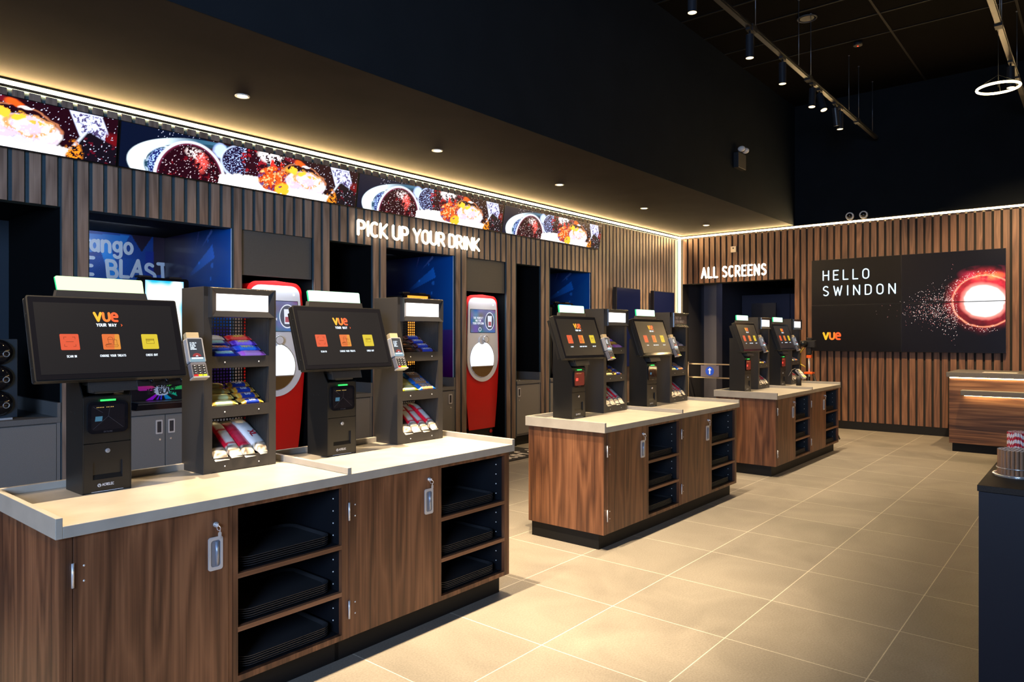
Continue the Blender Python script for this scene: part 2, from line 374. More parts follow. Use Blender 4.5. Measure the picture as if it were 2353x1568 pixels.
def text(mb, t, x, z, h, wd, y, m=0, xs=1.0, gap=.22, align='l', rot=None, ms=None, jig=0):
    """letters in the builder's own XZ plane, facing -Y"""
    if align == 'c': x -= text_width(t, h, xs, gap) / 2
    for i, c in enumerate(t):
        if c == ' ': x += (.35 * xs + gap) * h; continue
        wc, st = GL[c]; j = (((i * 37) % 7) - 3) / 3 * jig
        for s in st: ribbon(mb, [(x + a * xs * h + j * (b - .5) * h * .4, z + b * h + j * h * .3) for a, b in s], wd, y, ms[i] if ms else m)
        x += (wc * xs + gap) * h
    return x

def vue_logo(mb, x, z, h, y, mats3):
    """three letter rounded wordmark; x left, z bottom, h height"""
    wd = h * .235; k = h - wd
    for ch, m, ox in (('v', mats3[0], 0), ('u', mats3[1], .92), ('e', mats3[2], 1.78)):
        for s in GL[ch][1]: ribbon(mb, [(x + wd/2 + (a * 1.1 + ox) * k * 1.08, z + wd/2 + b / .72 * k) for a, b in s], wd, y, m)

# ------------------------------------------------------------------ the setting
Yw, Xf = 5.69, 11.36
BAYS = [(-0.9, 1.80), (1.985, 3.10), (3.185, 3.90), (4.085, 4.60), (4.785, 5.795), (5.99, 6.70), (6.905, 7.40), (7.615, 8.61)]
LZ = 2.315
mb = MB(); mb.box(-8, 18, -7, 9, -0.1, 0); struct('floor', mb, M_FLOOR)
mb = MB(); mb.box(-8, 11.6, -7, 3.82, 5.0, 5.1)
for i in range(-9, 16): mb.box(i * 0.6 + .26 + .0, i * 0.6 + .284, -7, 3.72, 4.992, 5.0, 1)
for j in range(-12, 7): mb.box(-8, Xf, j * 1.2 + .7, j * 1.2 + .724, 4.990, 5.0, 1)
struct('ceiling', mb, [M_CEIL, M_CEILG])
# low soffit: underside and drop face
mb = MB(); mb.box(-8, 11.5, 3.72, 7.2, 3.13, 3.3); struct('ceiling_soffit', mb, M_SOFFIT)
mb = MB(); mb.box(-8, 11.5, 3.712, 3.7195, 3.1295, 5.0); struct('wall_drop', mb, M_DROP)
# left wall backing
mb = MB()
mb.box(-8, BAYS[0][0], 5.703, 7.1, 0, 3.13)
for a, b in zip(BAYS[:-1], BAYS[1:]): mb.box(a[1], b[0], 5.703, 5.720, 0.0, LZ)
mb.box(BAYS[-1][1], Xf + .2, 5.703, 7.1, 0, 3.13)
mb.box(BAYS[0][0], BAYS[-1][1], 5.703, 5.80, LZ, 3.13)
wl = struct('wall_left', mb, M_BACKING)
for a, b in zip(BAYS[:-1], BAYS[1:]): MB().box(a[1], b[0], 5.721, 7.0, 0, 3.12).build('bay_pier', M_RECESS, wl)
mb = MB(); mb.box(BAYS[0][0], BAYS[-1][1], 5.80, 7.0, 2.345, 2.40); mb.box(-1, 8.7, 7.0, 7.1, 0, 2.4)
mb.build('recess_lining', M_RECESS, wl)
mb = MB()
for k in range(-60, 113):
    x = 0.1 * k + .005
    if x > 11.3: break
    inb = any(a - .02 < x + .035 < b + .01 for a, b in BAYS)
    mb.box(x, x + .069, Yw, 5.7035, LZ if inb else .106, 3.075)
mb.build('slat_cladding', W_SL, wl)
mb = MB(); mb.box(-8, Xf, 5.735, 5.76, 0.0, .104)
for a, b in zip(BAYS[:-1], BAYS[1:]): mb.box(a[1] - .0, b[0], 5.698, 5.7025, 0, .104)
mb.box(8.61, Xf, 5.698, 5.7025, 0, .104)
struct('baseboard_left', mb, M_PLINTH)
# far wall
mb = MB()
mb.box(11.38, 11.6, -7, 3.706, 0, 3.13); mb.box(11.38, 11.6, 3.706, 5.63, 2.30, 3.13); mb.box(11.38, 11.6, 5.63, 5.75, 0, 3.13)
mb.box(11.368, 11.6, -7, 3.9, 3.13, 5.0, 1)
wf = struct('wall_far', mb, [M_BACKF, M_DROP])
mb = MB()
for k in range(0, 125):
    y = 5.613 - .1 * k
    mb.box(Xf, 11.381, y - .071, y, 2.30 if y - .04 > 3.70 else .12, 3.085)
mb.build('slat_cladding', W_SF, wf)
mb = MB(); mb.box(11.365, 11.379, -7, 3.706, 0, .12); struct('baseboard_far', mb, M_PLINTH)
# rest of the hall, seen only in reflections
mb = MB(); mb.box(-8, 11.6, -7.2, -7, 0, 5); struct('wall_right', mb, M_DROP)
# corridor behind the opening
mb = MB()
mb.box(11.6, 16.5, 5.66, 5.8, 0, 2.6); mb.box(11.6, 16.5, 2.2, 2.3, 0, 2.6); mb.box(16.4, 16.5, 2.2, 5.8, 0, 2.6); mb.box(11.6, 16.5, 2.2, 5.8, 2.5, 2.6)
mb.box(11.39, 12.1, 3.62, 3.70, 0, 2.5)
wc = struct('wall_corridor', mb, mat('corridor_paint', (0.035, 0.036, 0.048), 0.8))
mb = MB(); mb.box(12.0, 12.25, 5.285, 5.52, 0, 2.5); mb.build('pillar', mat('corridor_pillar', (0.10, 0.10, 0.13), 0.7), wc)
MB().box(14.0, 14.1, 4.67, 5.62, 0, 2.22).box(14.05, 14.1, 2.5, 4.67, 0, 2.22).build('cross_wall', mat('corridor_wall', (0.045, 0.047, 0.075), 0.8), wc)
mb = MB(); mb.box(13.98, 14.04, 3.2, 4.1, 0, 2.05); struct('door_1', mb, mat('door_dark', (0.008, 0.008, 0.011), 0.5))
mb = MB(); mb.box(12.9, 12.94, 4.55, 5.0, 0, 2.0); struct('door_2', mb, MATS['door_dark'])
lamp('AREA', 'corridor_light', (12.7, 4.4, 2.45), 3.0, (0.6, 0.65, 1.0), target=(13.2, 4.6, 0), shape='RECTANGLE', size=1.6, size_y=0.4)

# LED strips
t = thing('led_strip', 'long warm LED strip glowing along the top of the slatted left wall', 'light strip', (0, 5.66, 3.1))
MB().box(-8, 11.33, -.018, .02, -.018, .012).build('diffuser', M_LED, t)
MB().box(-8, 11.33, -.020, .03, .013, .017).box(-8, 11.33, -.030, .03, -.023, -.0185).build('channel', mat('led_channel', (0.06, 0.05, 0.04), 0.5), t)
t = thing('led_strip', 'warm LED strip glowing along the top of the slatted far wall', 'light strip', (11.34, 0, 3.1))
MB().box(-.015, .018, -7, 5.66, -.012, .012).build('diffuser', M_LED, t)
MB().box(-.018, .028, -7, 5.66, .013, .017).box(-.024, .028, -7, 5.66, -.018, -.0125).build('channel', MATS['led_channel'], t)
t = thing('led_strip', 'vertical warm LED strip in the corner beside the doorway', 'light strip', (11.33, 5.665, 0))
MB().box(-.015, .012, -.015, .012, .12, 3.08).build('diffuser', M_LEDV, t)
# grey fascia panels above the two drink machines
for n, (a, b) in enumerate((BAYS[2], BAYS[5])):
    mb = MB(); mb.box(a + .004, b - .004, 5.725, 5.745, 1.925, LZ + .02); struct('trim_%d' % (n + 1), mb, M_PANELG)

# downlights in the soffit
DLN = ['nearest the camera, above the left display', 'second from the camera', 'third from the camera, mid soffit', 'fourth from the camera', 'farthest, near the corner']
for i, (x, y) in enumerate([(2.665, 4.77), (4.615, 4.77), (6.553, 4.77), (8.491, 4.765), (10.41, 4.75)]):
    t = thing('downlight', 'small round recessed downlight in the low soffit, ' + DLN[i], 'ceiling light', (x, y, 3.13), 'downlights in the low soffit')
    MB().ring((0, 0, -.003), (0, 0, 1), .046, .006, 28, 8).build('trim_ring', mat('white_trim', (0.5, 0.47, 0.42), 0.4), t)
    mb = MB(); mb.cyl((0, 0, -.004), (0, 0, -.001), .034, 24); mb.build('lens', M_BULB, t)
    lamp('SPOT', 'downlight_light', (x, y, 3.11), (34, 34, 40, 150, 260)[i], WARM, target=(x, y, 0), spot_size=R(125), spot_blend=0.85, shadow_soft_size=0.03)

# ------------------------------------------------------------------ LED displays above the bays
def vnoise(U, V, fx, fy, seed=0):
    rs = np.random.RandomState(seed); g = rs.rand(64, 256)
    x = U * fx; y = V * fy; xi = np.floor(x).astype(int); yi = np.floor(y).astype(int); a = x - xi; b = y - yi
    a = a * a * (3 - 2 * a); b = b * b * (3 - 2 * b)
    G = lambda i, j: g[j % 64, i % 256]
    return (G(xi, yi) * (1-a) + G(xi+1, yi) * a) * (1-b) + (G(xi, yi+1) * (1-a) + G(xi+1, yi+1) * a) * b
def fbm(U, V, f, asp, seed=0): return (vnoise(U, V, f*asp, f, seed) * .5 + vnoise(U, V, 2.1*f*asp, 2.1*f, seed+1) * .3 + vnoise(U, V, 4.3*f*asp, 4.3*f, seed+2) * .2)
def cola(U, V):
    C = np.zeros(U.shape + (3,)); C[:] = (0.001, 0.003, 0.014)
    n = fbm(U, V, 4, 5, 3); n2 = fbm(U, V, 11, 6, 9); n3 = fbm(U, V, 22, 6, 15); sp = vnoise(U, V, 330, 58, 21)
    x = U + (n - .5) * .025; y = V + (n - .5) * .16
    def mix(mask, col, a=1.0):
        m = np.clip(mask, 0, 1)[..., None] * a
        C[:] = C * (1 - m) + np.array(col) * m
    S = lambda d, w=.02: np.clip(.5 - d / w, 0, 1)
    E = lambda cx, cy, rx, ry: np.sqrt(((x - cx) / rx) ** 2 + ((y - cy) / ry) ** 2) - 1
    F = lambda cx, cy, rx, ry: np.sqrt(((U - cx) / rx) ** 2 + ((V - cy) / ry) ** 2) - 1
    # cola behind everything right of the bowl's edge
    mix((U > .30) * 1.0, (0.010, 0.0006, 0.003))
    # bowl: thick white rim on the left, thinning to blue along the top
    mix(S(F(.33, .22, .305, .75), .02), (0.01, 0.04, 0.07))
    rim = S(F(.33, .22, .305, .75), .02) * S(-F(.365, .18, .285, .72), .03)
    mix(rim * np.clip(1.25 - (U - .06) * 6, 0.0, 1), (0.72, 0.88, 1.0)); mix(rim * np.clip((U - .16) * 6, 0, 1) * (U < .36), (0.03, 0.10, 0.17))
    mix(S(F(.365, .12, .262, .70), .05), (0.022, 0.001, 0.006))
    mix(S(np.abs(F(.365, .16, .275, .71)) - .012, .02) * (U < .22) * (n2 > .42), (0.5, 0.65, .8), .7)
    # bubbly dark blue wedge between rim and dome
    w1 = S(F(.15, .22, .055, .36), .15); mix(w1, (0.004, 0.008, 0.08)); mix(w1 * (sp > .62), (0.30, 0.45, 0.95))
    mix(S(np.abs(F(.16, .22, .075, .42)) - .02, .03) * (U < .17) * (V > .25), (0.75, 0.85, 1.0))
    # white foam edge running up the dome's left side
    mix(S(F(.25, -.05, .135, .93), .04), (0.80, 0.84, 1.0), .9); mix(S(F(.25, -.05, .125, .88), .03), (0.10, 0.01, 0.03))
    mix(S(F(.25, -.05, .118, .84), .04), (0.012, 0.0005, 0.003))
    # dome texture
    dm = S(F(.25, -.05, .112, .80), .05)
    mix(dm * (n2 > .67), (0.10, 0.002, 0.006)); mix(S(E(.285, .42, .022, .22), .7) * (n2 > .45), (0.55, 0.06, 0.05)); mix(S(E(.255, .62, .028, .12), .8) * (n3 > .5), (0.9, 0.72, 0.72)); mix(dm * (sp > .87), (0.7, 0.55, 0.62))
    # second lobe, bubbly blue to maroon
    mix(S(E(.36, .80, .030, .18), .4) * (n > .35), (0.40, 0.52, 0.95))
    lb = S(F(.46, .62, .095, .42), .06); mix(S(F(.46, .60, .102, .47), .05) * (U < .48), (0.5, 0.6, 0.95), .8); mix(lb, (0.008, 0.004, 0.022)); mix(lb * (U > .45), (0.015, 0.0008, 0.004)); mix(lb * (sp > .70) * (U < .46), (0.35, 0.45, 0.85)); mix(lb * (n2 > .62) * (U > .44), (0.22, 0.006, 0.012))
    # foam band
    top = .24 + .13 * np.sin((U - .36) * 10.5) + .1 * (U > .78)
    foam = np.clip((top - V + (n2 - .5) * .12) / .05, 0, 1) * (U > .355 + V * .02) * (U < .90)
    mix(foam, (0.95, 0.93, 0.93)); mix(foam * (n3 < .33), (0.42, 0.34, 0.40), .7)
    mix(S(E(.565, .93, .050, .16), .5) * (n2 > .40), (0.95, 0.86, 0.86)); mix(S(E(.59, .78, .03, .12), .6) * (n2 > .5), (0.50, 0.02, 0.015))
    # amber ice block
    am = S(E(.595, .36, .072, .34), .12); mix(am, (0.20, 0.006, 0.005)); mix(am * (n2 > .52), (0.60, 0.07, 0.008)); mix(am * (n3 > .60), (0.90, 0.40, 0.16)); mix(am * (n2 < .36), (0.10, 0.05, 0.16))
    mix(S(E(.628, .10, .032, .17), .3) * (n2 > .42), (1.0, 0.36, 0.02))
    sw = S(E(.735, .36, .092, .36), .12); mix(sw, (0.92, 0.86, 0.90)); mix(sw * (n2 < .44) * (V > .2), (0.42, 0.30, 0.55), .8)
    mix(S(np.abs(E(.745, .52, .062, .20)) - .16, .2) * (n3 > .42), (0.62, 0.26, 0.09)); mix(S(E(.69, .68, .055, .10), .4) * (n2 > .44), (0.95, 0.42, 0.03)); mix(S(E(.76, .58, .03, .06), .5) * (n3 > .5), (0.75, 0.36, 0.05))
    mix(S(np.abs(E(.72, .42, .108, .46)) - .03, .04) * (V > .45), (0.35, 0.12, 0.06)); mix(S(E(.725, .22, .045, .10), .6) * (n2 > .4), (0.30, 0.32, 0.62), .7)
    mix(S(E(.70, .92, .030, .07), .4), (0.75, 0.08, 0.008)); mix(S(E(.735, .86, .018, .035), .4), (0.95, .8, .8)); mix(S(E(.655, .95, .025, .10), .5), (0.10, 0.004, 0.012))
    # glass cube, black shard, amber fleck
    uu = (U - .918) / .050; vv = (V - .74 + (U - .918) * 1.2) / .24; sk = np.maximum(np.abs(uu + vv * .35), np.abs(vv - uu * .25)) - 1
    mix(S(sk, .08), (0.05, 0.035, 0.10)); mix(S(sk, .08) * (n3 > .44), (0.50, 0.54, 0.92)); mix(S(np.abs(sk) - .05, .08), (0.62, 0.66, 1.0), .9)
    mix((U > .965) * S(np.abs(V - .52) - .14, .1), (0.10, 0.002, 0.004))
    sh = S(.845 + .10 * np.abs(V - .02) - U, .01) * S(V - (.62 - np.abs(U - .915) * 2.6), .05); mix(sh, (0.004, 0.002, 0.005))
    mix(S(np.abs(U - (.845 + .10 * V)) - .004, .008) * (V < .6) * (V > .25), (0.55, 0.6, 0.75))
    mix(S(E(.872, .14, .026, .20), .5) * (n3 > .47), (0.70, 0.20, 0.01)); mix(sh * (n2 > .70), (0.07, 0.002, 0.008))
    dark = (C.sum(-1) < .12) & (U > .12)
    mix(dark * (sp > .90), (0.6, 0.62, 0.85))
    return C[..., 0], C[..., 1], C[..., 2]
LEDN = ['leftmost in the row, cut by the picture edge', 'second from the left', 'third from the left, above the drink sign', 'fourth and farthest from the camera']
hgt = math.hypot(.34, .055); ang = math.atan2(.055, .34)
disp0 = None
for i in range(4):
    x0 = -.045 + 2.2 * i
    lab = 'wide LED display showing cola and ice, ' + LEDN[i]
    if disp0 is None:
        t = disp0 = thing('led_display', lab, 'display', (x0, 5.655, 2.66), 'LED displays above the drink bays')
        M = Matrix.Rotation(ang, 4, 'X')
        mb = MB(); mb.M = M; mb.box(.004, 2.196, 0, .035, 0, hgt); mb.build('housing', M_DISPF, t)
        mb = MB(); mb.M = M; mb.grid((.012, -.002, .008), (2.176, 0, 0), (0, 0, hgt - .014), 460, 74, cola, 0); mb.build('screen', M_VID, t)
    else: dup(disp0, (x0, 5.655, 2.66), lab)

# ------------------------------------------------------------------ neon signs
def neon(name, label, s, x0, x1, z0, h, wd, M):
    t = thing(name, label, 'sign', M.translation)
    Mr = M.to_3x3().to_4x4()
    G = .26; W0 = sum(GL[c][0] if c != ' ' else .08 for c in s); xs = ((x1 - x0) / h - G * (len(s) - 1)) / W0
    x = x0
    for c in s:
        if c == ' ': x += (.08 * xs + G) * h; continue
        wc, st = GL[c]; mb = MB(); mb.M = Mr
        for q in st:
            pts = [(x + a * xs * h, z0 + b * h) for a, b in q]
            ribbon(mb, pts, wd, -.030, 0)
            mb.tube([(a, -.012, b) for a, b in pts], wd * .48, 8, 1)
            for a, b in (pts[0], pts[-1]): mb.ball((a, -.012, b), (wd*.48,)*3, 8, 5, 1)
        mb.build('letter', [M_NEON, M_NEONB], t); x += (wc * xs + G) * h
    return t
neon('neon_sign', 'glowing white PICK UP YOUR DRINK lettering on the slatted left wall', 'PICK UP YOUR DRINK', 0.012, 1.775, 0.01, .135, .0255, Matrix.Translation((4.37, 5.675, 2.392)))
neon('neon_sign', 'glowing white ALL SCREENS lettering on slats above the doorway', 'ALL SCREENS', 0.012, 1.105, 0.012, .165, .027, Matrix.Translation((11.34, 5.255, 2.375)) @ Matrix.Rotation(R(-90), 4, 'Z'))

# ------------------------------------------------------------------ islands
ISL = [0.7577, 3.8512, 6.9726]; ILAB = ['nearest island', 'middle island', 'farthest island']
YF = 2.446; IL = 2.19; ID = .654; ZT = .806
def worktop(lab):
    t = thing('island_worktop', lab, 'worktop', (0, 0, 0), 'island worktops')
    MB().box(.0201, IL - .0201, 0, ID, .768, ZT).build('slab', M_STONE, t, .0015)
    mb = MB(); mb.box(0, .02, 0, ID, .768, .8336); mb.box(IL - .02, IL, 0, ID, .768, .8336); mb.box(.02, IL - .02, ID - .02, ID, .8062, .8336)
    mb.build('upstand', M_STONE, t, .0015)
    MB().box(1.086, 1.106, 0, ID - .02, .8062, .8336).build('divider', M_STONE, t, .0015)
    return t
def cabinet(kind, lab):
    """kind 0 = left unit, 1 = right unit; local x from the unit's left edge, y=0 front, z=0 floor"""
    t = thing('tray_cabinet', lab, 'cabinet', (0, 0, 0), 'walnut tray cabinets')
    Wd = 1.074; D = .618; d0, d1 = (.038, .548) if kind == 0 else (.016, .529); b0, b1 = (.586, 1.053) if kind == 0 else (.564, 1.036)
    mb = MB(); mb.box(0, .018, 0, D, .105, .767); mb.box(Wd - .018, Wd, 0, D, .105, .767); mb.box(.018, Wd - .018, D - .015, D, .105, .767); mb.box(.018, b0 - .02, .02, D - .015, .105, .12)
    mb.build('carcass', W_CAB, t)
    mb = MB()
    MB().box(.019, d0 - .002, .0, .02, .105, .767).build('filler_strip', W_CAB, t) if kind == 0 else None
    (MB().box(b1 + .0185, Wd - .0185, 0, .02, .105, .767).build('filler_strip', W_CAB, t) if kind == 1 else None)
    MB().box(d1 + .002, d1 + .016, 0, .02, .105, .767).build('stile', W_CAB, t)
    mb.box(d1 + .018, b0, 0, .02, .105, .767)
    mb.box(b1, min(b1 + .018, Wd - .019), 0, .02, .105, .767)
    mb.box(b0, b1, 0, .02, .750, .767); mb.box(b0, b1, 0, .02, .105, .127)
    mb.build('face_frame', W_CAB, t)
    mb = MB(); mb.box(b0 - .012, b0, .021, D - .02, .128, .749); mb.box(b1, b1 + .012, .021, D - .02, .128, .749); mb.box(b0, b1, D - .03, D - .02, .128, .749); mb.box(b0, b1, .021, D - .03, .120, .127); mb.box(b0, b1, .021, D - .03, .750, .756)
    mb.build('liner', M_INNER, t)
    for xx in (b0, b1):
        mb = MB()
        for zz in [.175 + .052 * i for i in range(11)]: mb.cyl((xx - .002, .06, zz), (xx + .002, .06, zz), .003, 8)
        for zz in [.175 + .052 * i for i in range(11)]: mb.cyl((xx - .002, .5, zz), (xx + .002, .5, zz), .003, 8)
        mb.build('shelf_pins', M_PINS, t)
    for z in (.308, .507):
        mb = MB(); mb.box(b0, b1, .0, .02, z - .018, z, 0); mb.box(b0, b1, .02, D - .03, z - .018, z, 1); mb.build('shelf', [W_EDGE, M_INNER], t)
    dr = MB().box(d0, d1, -.003, .016, .107, .765).build('door', W_CAB, t, .0012)
    hx = .497 if kind == 0 else .477
    # recessed pull
    mb = MB(); mb.prism(rrect(hx - .019, hx + .019, .556, .654, .010), 'y', -.0046, -.003, 1)
    o = rrect(hx - .027, hx + .027, .545, .665, .009); i_ = rrect(hx - .018, hx + .018, .557, .653, .010); n = len(o)
    mb.add([(a, -.007, b) for a, b in o] + [(a, -.007, b) for a, b in i_] + [(a, -.003, b) for a, b in o] + [(a, -.004, b) for a, b in i_],
           [(k, (k+1)%n, n+(k+1)%n, n+k) for k in range(n)] + [(k, (k+1)%n, 2*n+(k+1)%n, 2*n+k) for k in range(n)] + [(n+k, n+(k+1)%n, 3*n+(k+1)%n, 3*n+k) for k in range(n)], 0)
    mb.cyl((hx + .006, -.0056, .562), (hx + .006, -.0056, .648), .006, 10, 1)
    mb.build('handle', [M_STEEL, mat('steel_recess', (0.30, 0.33, 0.40), 0.3, 0.5)], dr)
    lk = MB().cyl((hx, -.010, .710), (hx, -.003, .710), .0095, 20).cyl((hx, -.0125, .710), (hx, -.010, .710), .006, 16).build('lock', M_CHROME, dr)
    mb = MB(); mb.ring((hx + .004, -.020, .698), (1, .25, .1), .009, .0009, 20, 6)
    mb.box(hx - .0012, hx + .0012, -.026, -.0125, .7055, .7145); mb.prism(rrect(hx + .002, hx + .014, .664, .684, .005), 'y', -.021, -.0195); mb.box(hx + .007, hx + .0105, -.021, -.0195, .684, .692)
    mb.build('keys', M_STEEL, dr)
    for z in (.188, .606):
        MB().cyl((d0 - .003, -.006, z), (d0 - .003, -.006, z + .076), .0042, 10).box(d0 - .001, d0 + .002, -.005, -.003, z, z + .076).build('hinge', M_STEEL, dr)
        mb = MB()
        for q in (.014, .062): mb.ball((d0 + .030, -.003, z + q), (.0035, .002, .0035), 10, 6)
        mb.build('screws', M_STEEL, dr)
    MB().box(.022 if kind == 0 else -.02, Wd + .0 if kind == 0 else Wd - .022, .052, .605, 0, .1048).build('plinth', M_PLINTH, t)
    return t
def tray(lab):
    mb = MB(); rings = []
    for ins, z in ((.0, .0085), (.0, .0105), (.006, .0105), (.020, .002), (.026, .002)):
        rings.append([(a, b, z) for a, b in rrect(ins, .42 - ins, ins, .32 - ins, .055 - ins * .6, 6)])
    n = len(rings[0]); vs = [p for r in rings for p in r]; fs = []
    for k in range(len(rings) - 1):
        for i in range(n): j = (i + 1) % n; fs.append((k*n+i, k*n+j, (k+1)*n+j, (k+1)*n+i))
    mb.add(vs, fs, 0, False); mb.add(rings[-1], [tuple(range(n))], 0)
    mb.add([(a, b, .0) for a, b in rrect(.020, .40, .020, .30, .045, 6)], [tuple(range(n))], 0)
    mb.add([(a, b, .0) for a, b in rrect(.020, .40, .020, .30, .045, 6)] + rings[0], [(i, (i+1)%n, n+(i+1)%n, n+i) for i in range(n)], 0)
    return tag(mb.build('serving_tray', M_TRAY), lab, 'tray', 'black serving trays in the island cabinets')
tray0 = None; SHN = ['bottom', 'middle', 'top']; ORD = ['lowest', 'second from bottom', 'middle', 'second from top', 'topmost']
wt0 = worktop('stone worktop with dividers on the nearest island'); wt0.location = (ISL[0], YF, 0)
cabs = [cabinet(0, 'left walnut door and tray cabinet of the nearest island'), cabinet(1, 'right walnut door and tray cabinet of the nearest island')]
for i, X in enumerate(ISL):
    if i:
        dup(wt0, (X, YF, 0), 'stone worktop with dividers on the ' + ILAB[i])
    for k in (0, 1):
        loc = (X + .0163 + 1.074 * k, 2.465, 0)
        if i: dup(cabs[k], loc, ['left', 'right'][k] + ' walnut door and tray cabinet of the ' + ILAB[i])
        else: cabs[k].location = loc
        b0 = .586 if k == 0 else .564
        for s, z in enumerate((.1272, .3082, .5072)):
            for q in range(5):
                l = 'black serving tray, %s in stack, %s shelf, %s bay, %s' % (ORD[q], SHN[s], ['left', 'right'][k], ILAB[i])
                lc = (loc[0] + b0 + .024 + random.uniform(-.001, .001), 2.493 + random.uniform(-.001, .001), z + q * .0085 + .0002)
                if tray0 is None: tray0 = tray(l); tray0.location = lc
                else:
                    c = tray0.copy(); COL.objects.link(c); c.location = lc; c['label'] = l

# ------------------------------------------------------------------ self order kiosks
def kiosk(lab, bar, logo_dim=1.0):
    t = thing('order_kiosk', lab, 'kiosk', (0, 0, 0), 'self-service kiosks on the islands')
    # base column, side profile (y,z)
    b = MB(); prof = [(0, 0), (0, .357), (.012, .372), (.030, .40), (.105, .565), (.165, .565), (.165, 0)]
    b.prism(prof, 'x', -.085, -.0815, 0); b.prism(prof, 'x', .0815, .085, 0)
    b.box(-.0815, .0815, .008, .162, .002, .36); b.box(-.06, .06, .10, .162, .36, .56)
    for yy, zz in ((.075, .297), (.115, .297)): b.cyl((-.0862, yy, zz), (-.085, yy, zz), .003, 8, 1)
    base = b.build('pedestal', [M_DARKMETAL, M_BLACK], t, .001)
    up = MB(); up.prism(rrect(-.0808, .0808, .187, .358, .002), 'y', 0, .009); up.build('upper_panel', M_DARKMETAL, base)
    # lower panel with a recessed slot: four strips around the opening
    lp = MB(); lp.box(-.0808, -.050, 0, .009, .003, .184); lp.box(.053, .0808, 0, .009, .003, .184); lp.box(-.050, .053, 0, .009, .115, .184); lp.box(-.050, .053, 0, .009, .003, .050)
    lp.prism([(.0085, .050), (.0005, .050), (.028, .113), (.034, .113)], 'x', -.050, .053)
    lp.box(-.052, -.049, .002, .03, .05, .115, 1); lp.box(.052, .055, .002, .03, .05, .115, 1)
    text(lp, 'ACRELEC', -.018, .025, .0085, .0016, -.0006, 2, xs=1.0, gap=.18)
    lp.ring((-.028, -.0005, .028), (0, 1, 0), .0055, .0009, 20, 6, 2); ribbon(lp, [(-.031, .024), (-.028, .032), (-.023, .024)], .0014, -.0006, 2)
    ribbon(lp, [(-.055, .005), (.055, .005)], .0016, -.0006, 2)
    lp.build('lower_panel', [M_DARKMETAL, M_BLACK, M_WINK], base)
    MB().cyl((0, -.004, .155), (0, .0, .155), .0085, 20).cyl((0, -.006, .155), (0, -.004, .155), .004, 12).build('lock', M_CHROME, base)
    # barcode scanner window
    s_ = MB(); s_.prism(rrect(-.070, .070, .222, .340, .020, 6), 'y', -.008, .002, 0)
    s_.prism(rrect(-.058, .058, .234, .328, .010, 5), 'y', -.0086, -.0078, 1)
    for a, c in (((-.052, .240), (0, .285)), ((.052, .240), (0, .285)), ((0, .285), (.006, .322)), ((-.052, .322), (-.02, .30))): ribbon(s_, [a, c], .0012, -.0089, 2)
    s_.prism([(-.046, .268), (-.022, .268), (-.020, .286), (-.044, .286)], 'y', -.0094, -.0088, 3)
    for k in range(10): s_.box(-.040 + k * .0055 + (.006 if k > 4 else 0), -.0375 + k * .0055 + (.006 if k > 4 else 0), -.0094, -.0088, .318, .3205, 4)
    text(s_, 'DATALOGIC', 0, .2255, .005, .0009, -.0083, 2, align='c', gap=.2)
    sc = s_.build('scanner', [M_BLACKG, mat('scanner_window', (0.012, 0.010, 0.012), 0.04), mat('scanner_lines', (0.05, 0.05, 0.06), 0.3), emit('scanner_reflection', (0.06, 0.22, 0.36), .5), emit('scanner_leds', (0.9, 0.6, 0.15), .9)], t)
    MB().box(-.026, .026, -.0095, -.004, .342, .348).build('status_light', M_GRNL, sc)
    # bracket plate
    br = MB(); br.prism([(-.030, .379), (-.024, .379), (-.010, .425), (-.016, .425)], 'x', -.072, .098); br.box(-.05, .05, -.02, .06, .372, .40); br.box(-.06, .06, .0, .075, .40, .47); br.build('bracket', M_STAND, t, .001)
    # tilted screen; own frame: x right, -y outward, z up the panel
    T = Matrix.Translation((.010, -.062, .432)) @ Matrix.Rotation(R(-19.1), 4, 'X')
    f = MB(); f.M = T
    f.prism(rrect(-.262, .262, -.003, .315, .006, 4), 'y', 0.0015, .034, 0)
    f.box(-.245, .245, .034, .075, .018, .30, 0)
    f.prism([(.075, .03), (.105, .08), (.105, .25), (.075, .28)], 'x', -.10, .10, 0)
    for k in range(18): f.box(.06 + k * .008, .064 + k * .008, .040, .070, .0165, .0185, 1)
    for z in (.05, .25): f.cyl((-.2635, .018, z), (-.261, .018, z), .003, 8, 1)
    fr = f.build('screen_housing', [M_DARKMETAL, M_BLACK], t, .0012)
    g = MB(); g.M = T
    g.prism(rrect(-.258, .258, .001, .311, .004, 4), 'y', -.0005, .0016, 0, 0)
    g.add([(-.243, -.0010, .019), (.237, -.0010, .019), (.237, -.0010, .290), (-.243, -.0010, .290)], [(0, 1, 2, 3)], 1)
    vue_logo(g, -.054, .2175, .040, -.0018, (2, 3, 4))
    text(g, 'YOUR WAY', -.046, .2, .0105, .0025, -.0018, 5, gap=.3, xs=.95); text(g, '>', .040, .2, .0105, .0025, -.0018, 4)
    for cx, m in ((-.142, 4), (-.003, 6), (.1375, 8)):
        pts = rrect(cx - .0305, cx + .0305, .1085, .1695, .004, 4); g.add([(a, -.0016, c) for a, c in pts], [tuple(range(len(pts)))], {4: 7, 6: 6, 8: 8}[m])
    pts = [(.004, .109), (.0235, .109), (.0273, .113), (.0273, .165), (.0235, .169), (.012, .169)]; g.add([(a, -.0017, c) for a, c in pts], [tuple(range(len(pts)))], 10)
    I = 9
    # scan frame with a plain viewfinder motif (no code)
    for sx in (-1, 1):
        for sz in (-1, 1): ribbon(g, [(-.142 + sx * .010, .140 + sz * .018), (-.142 + sx * .018, .140 + sz * .018), (-.142 + sx * .018, .140 + sz * .010)], .0011, -.0019, I)
    ribbon(g, [(-.154, .140), (-.130, .140)], .0013, -.0019, I)
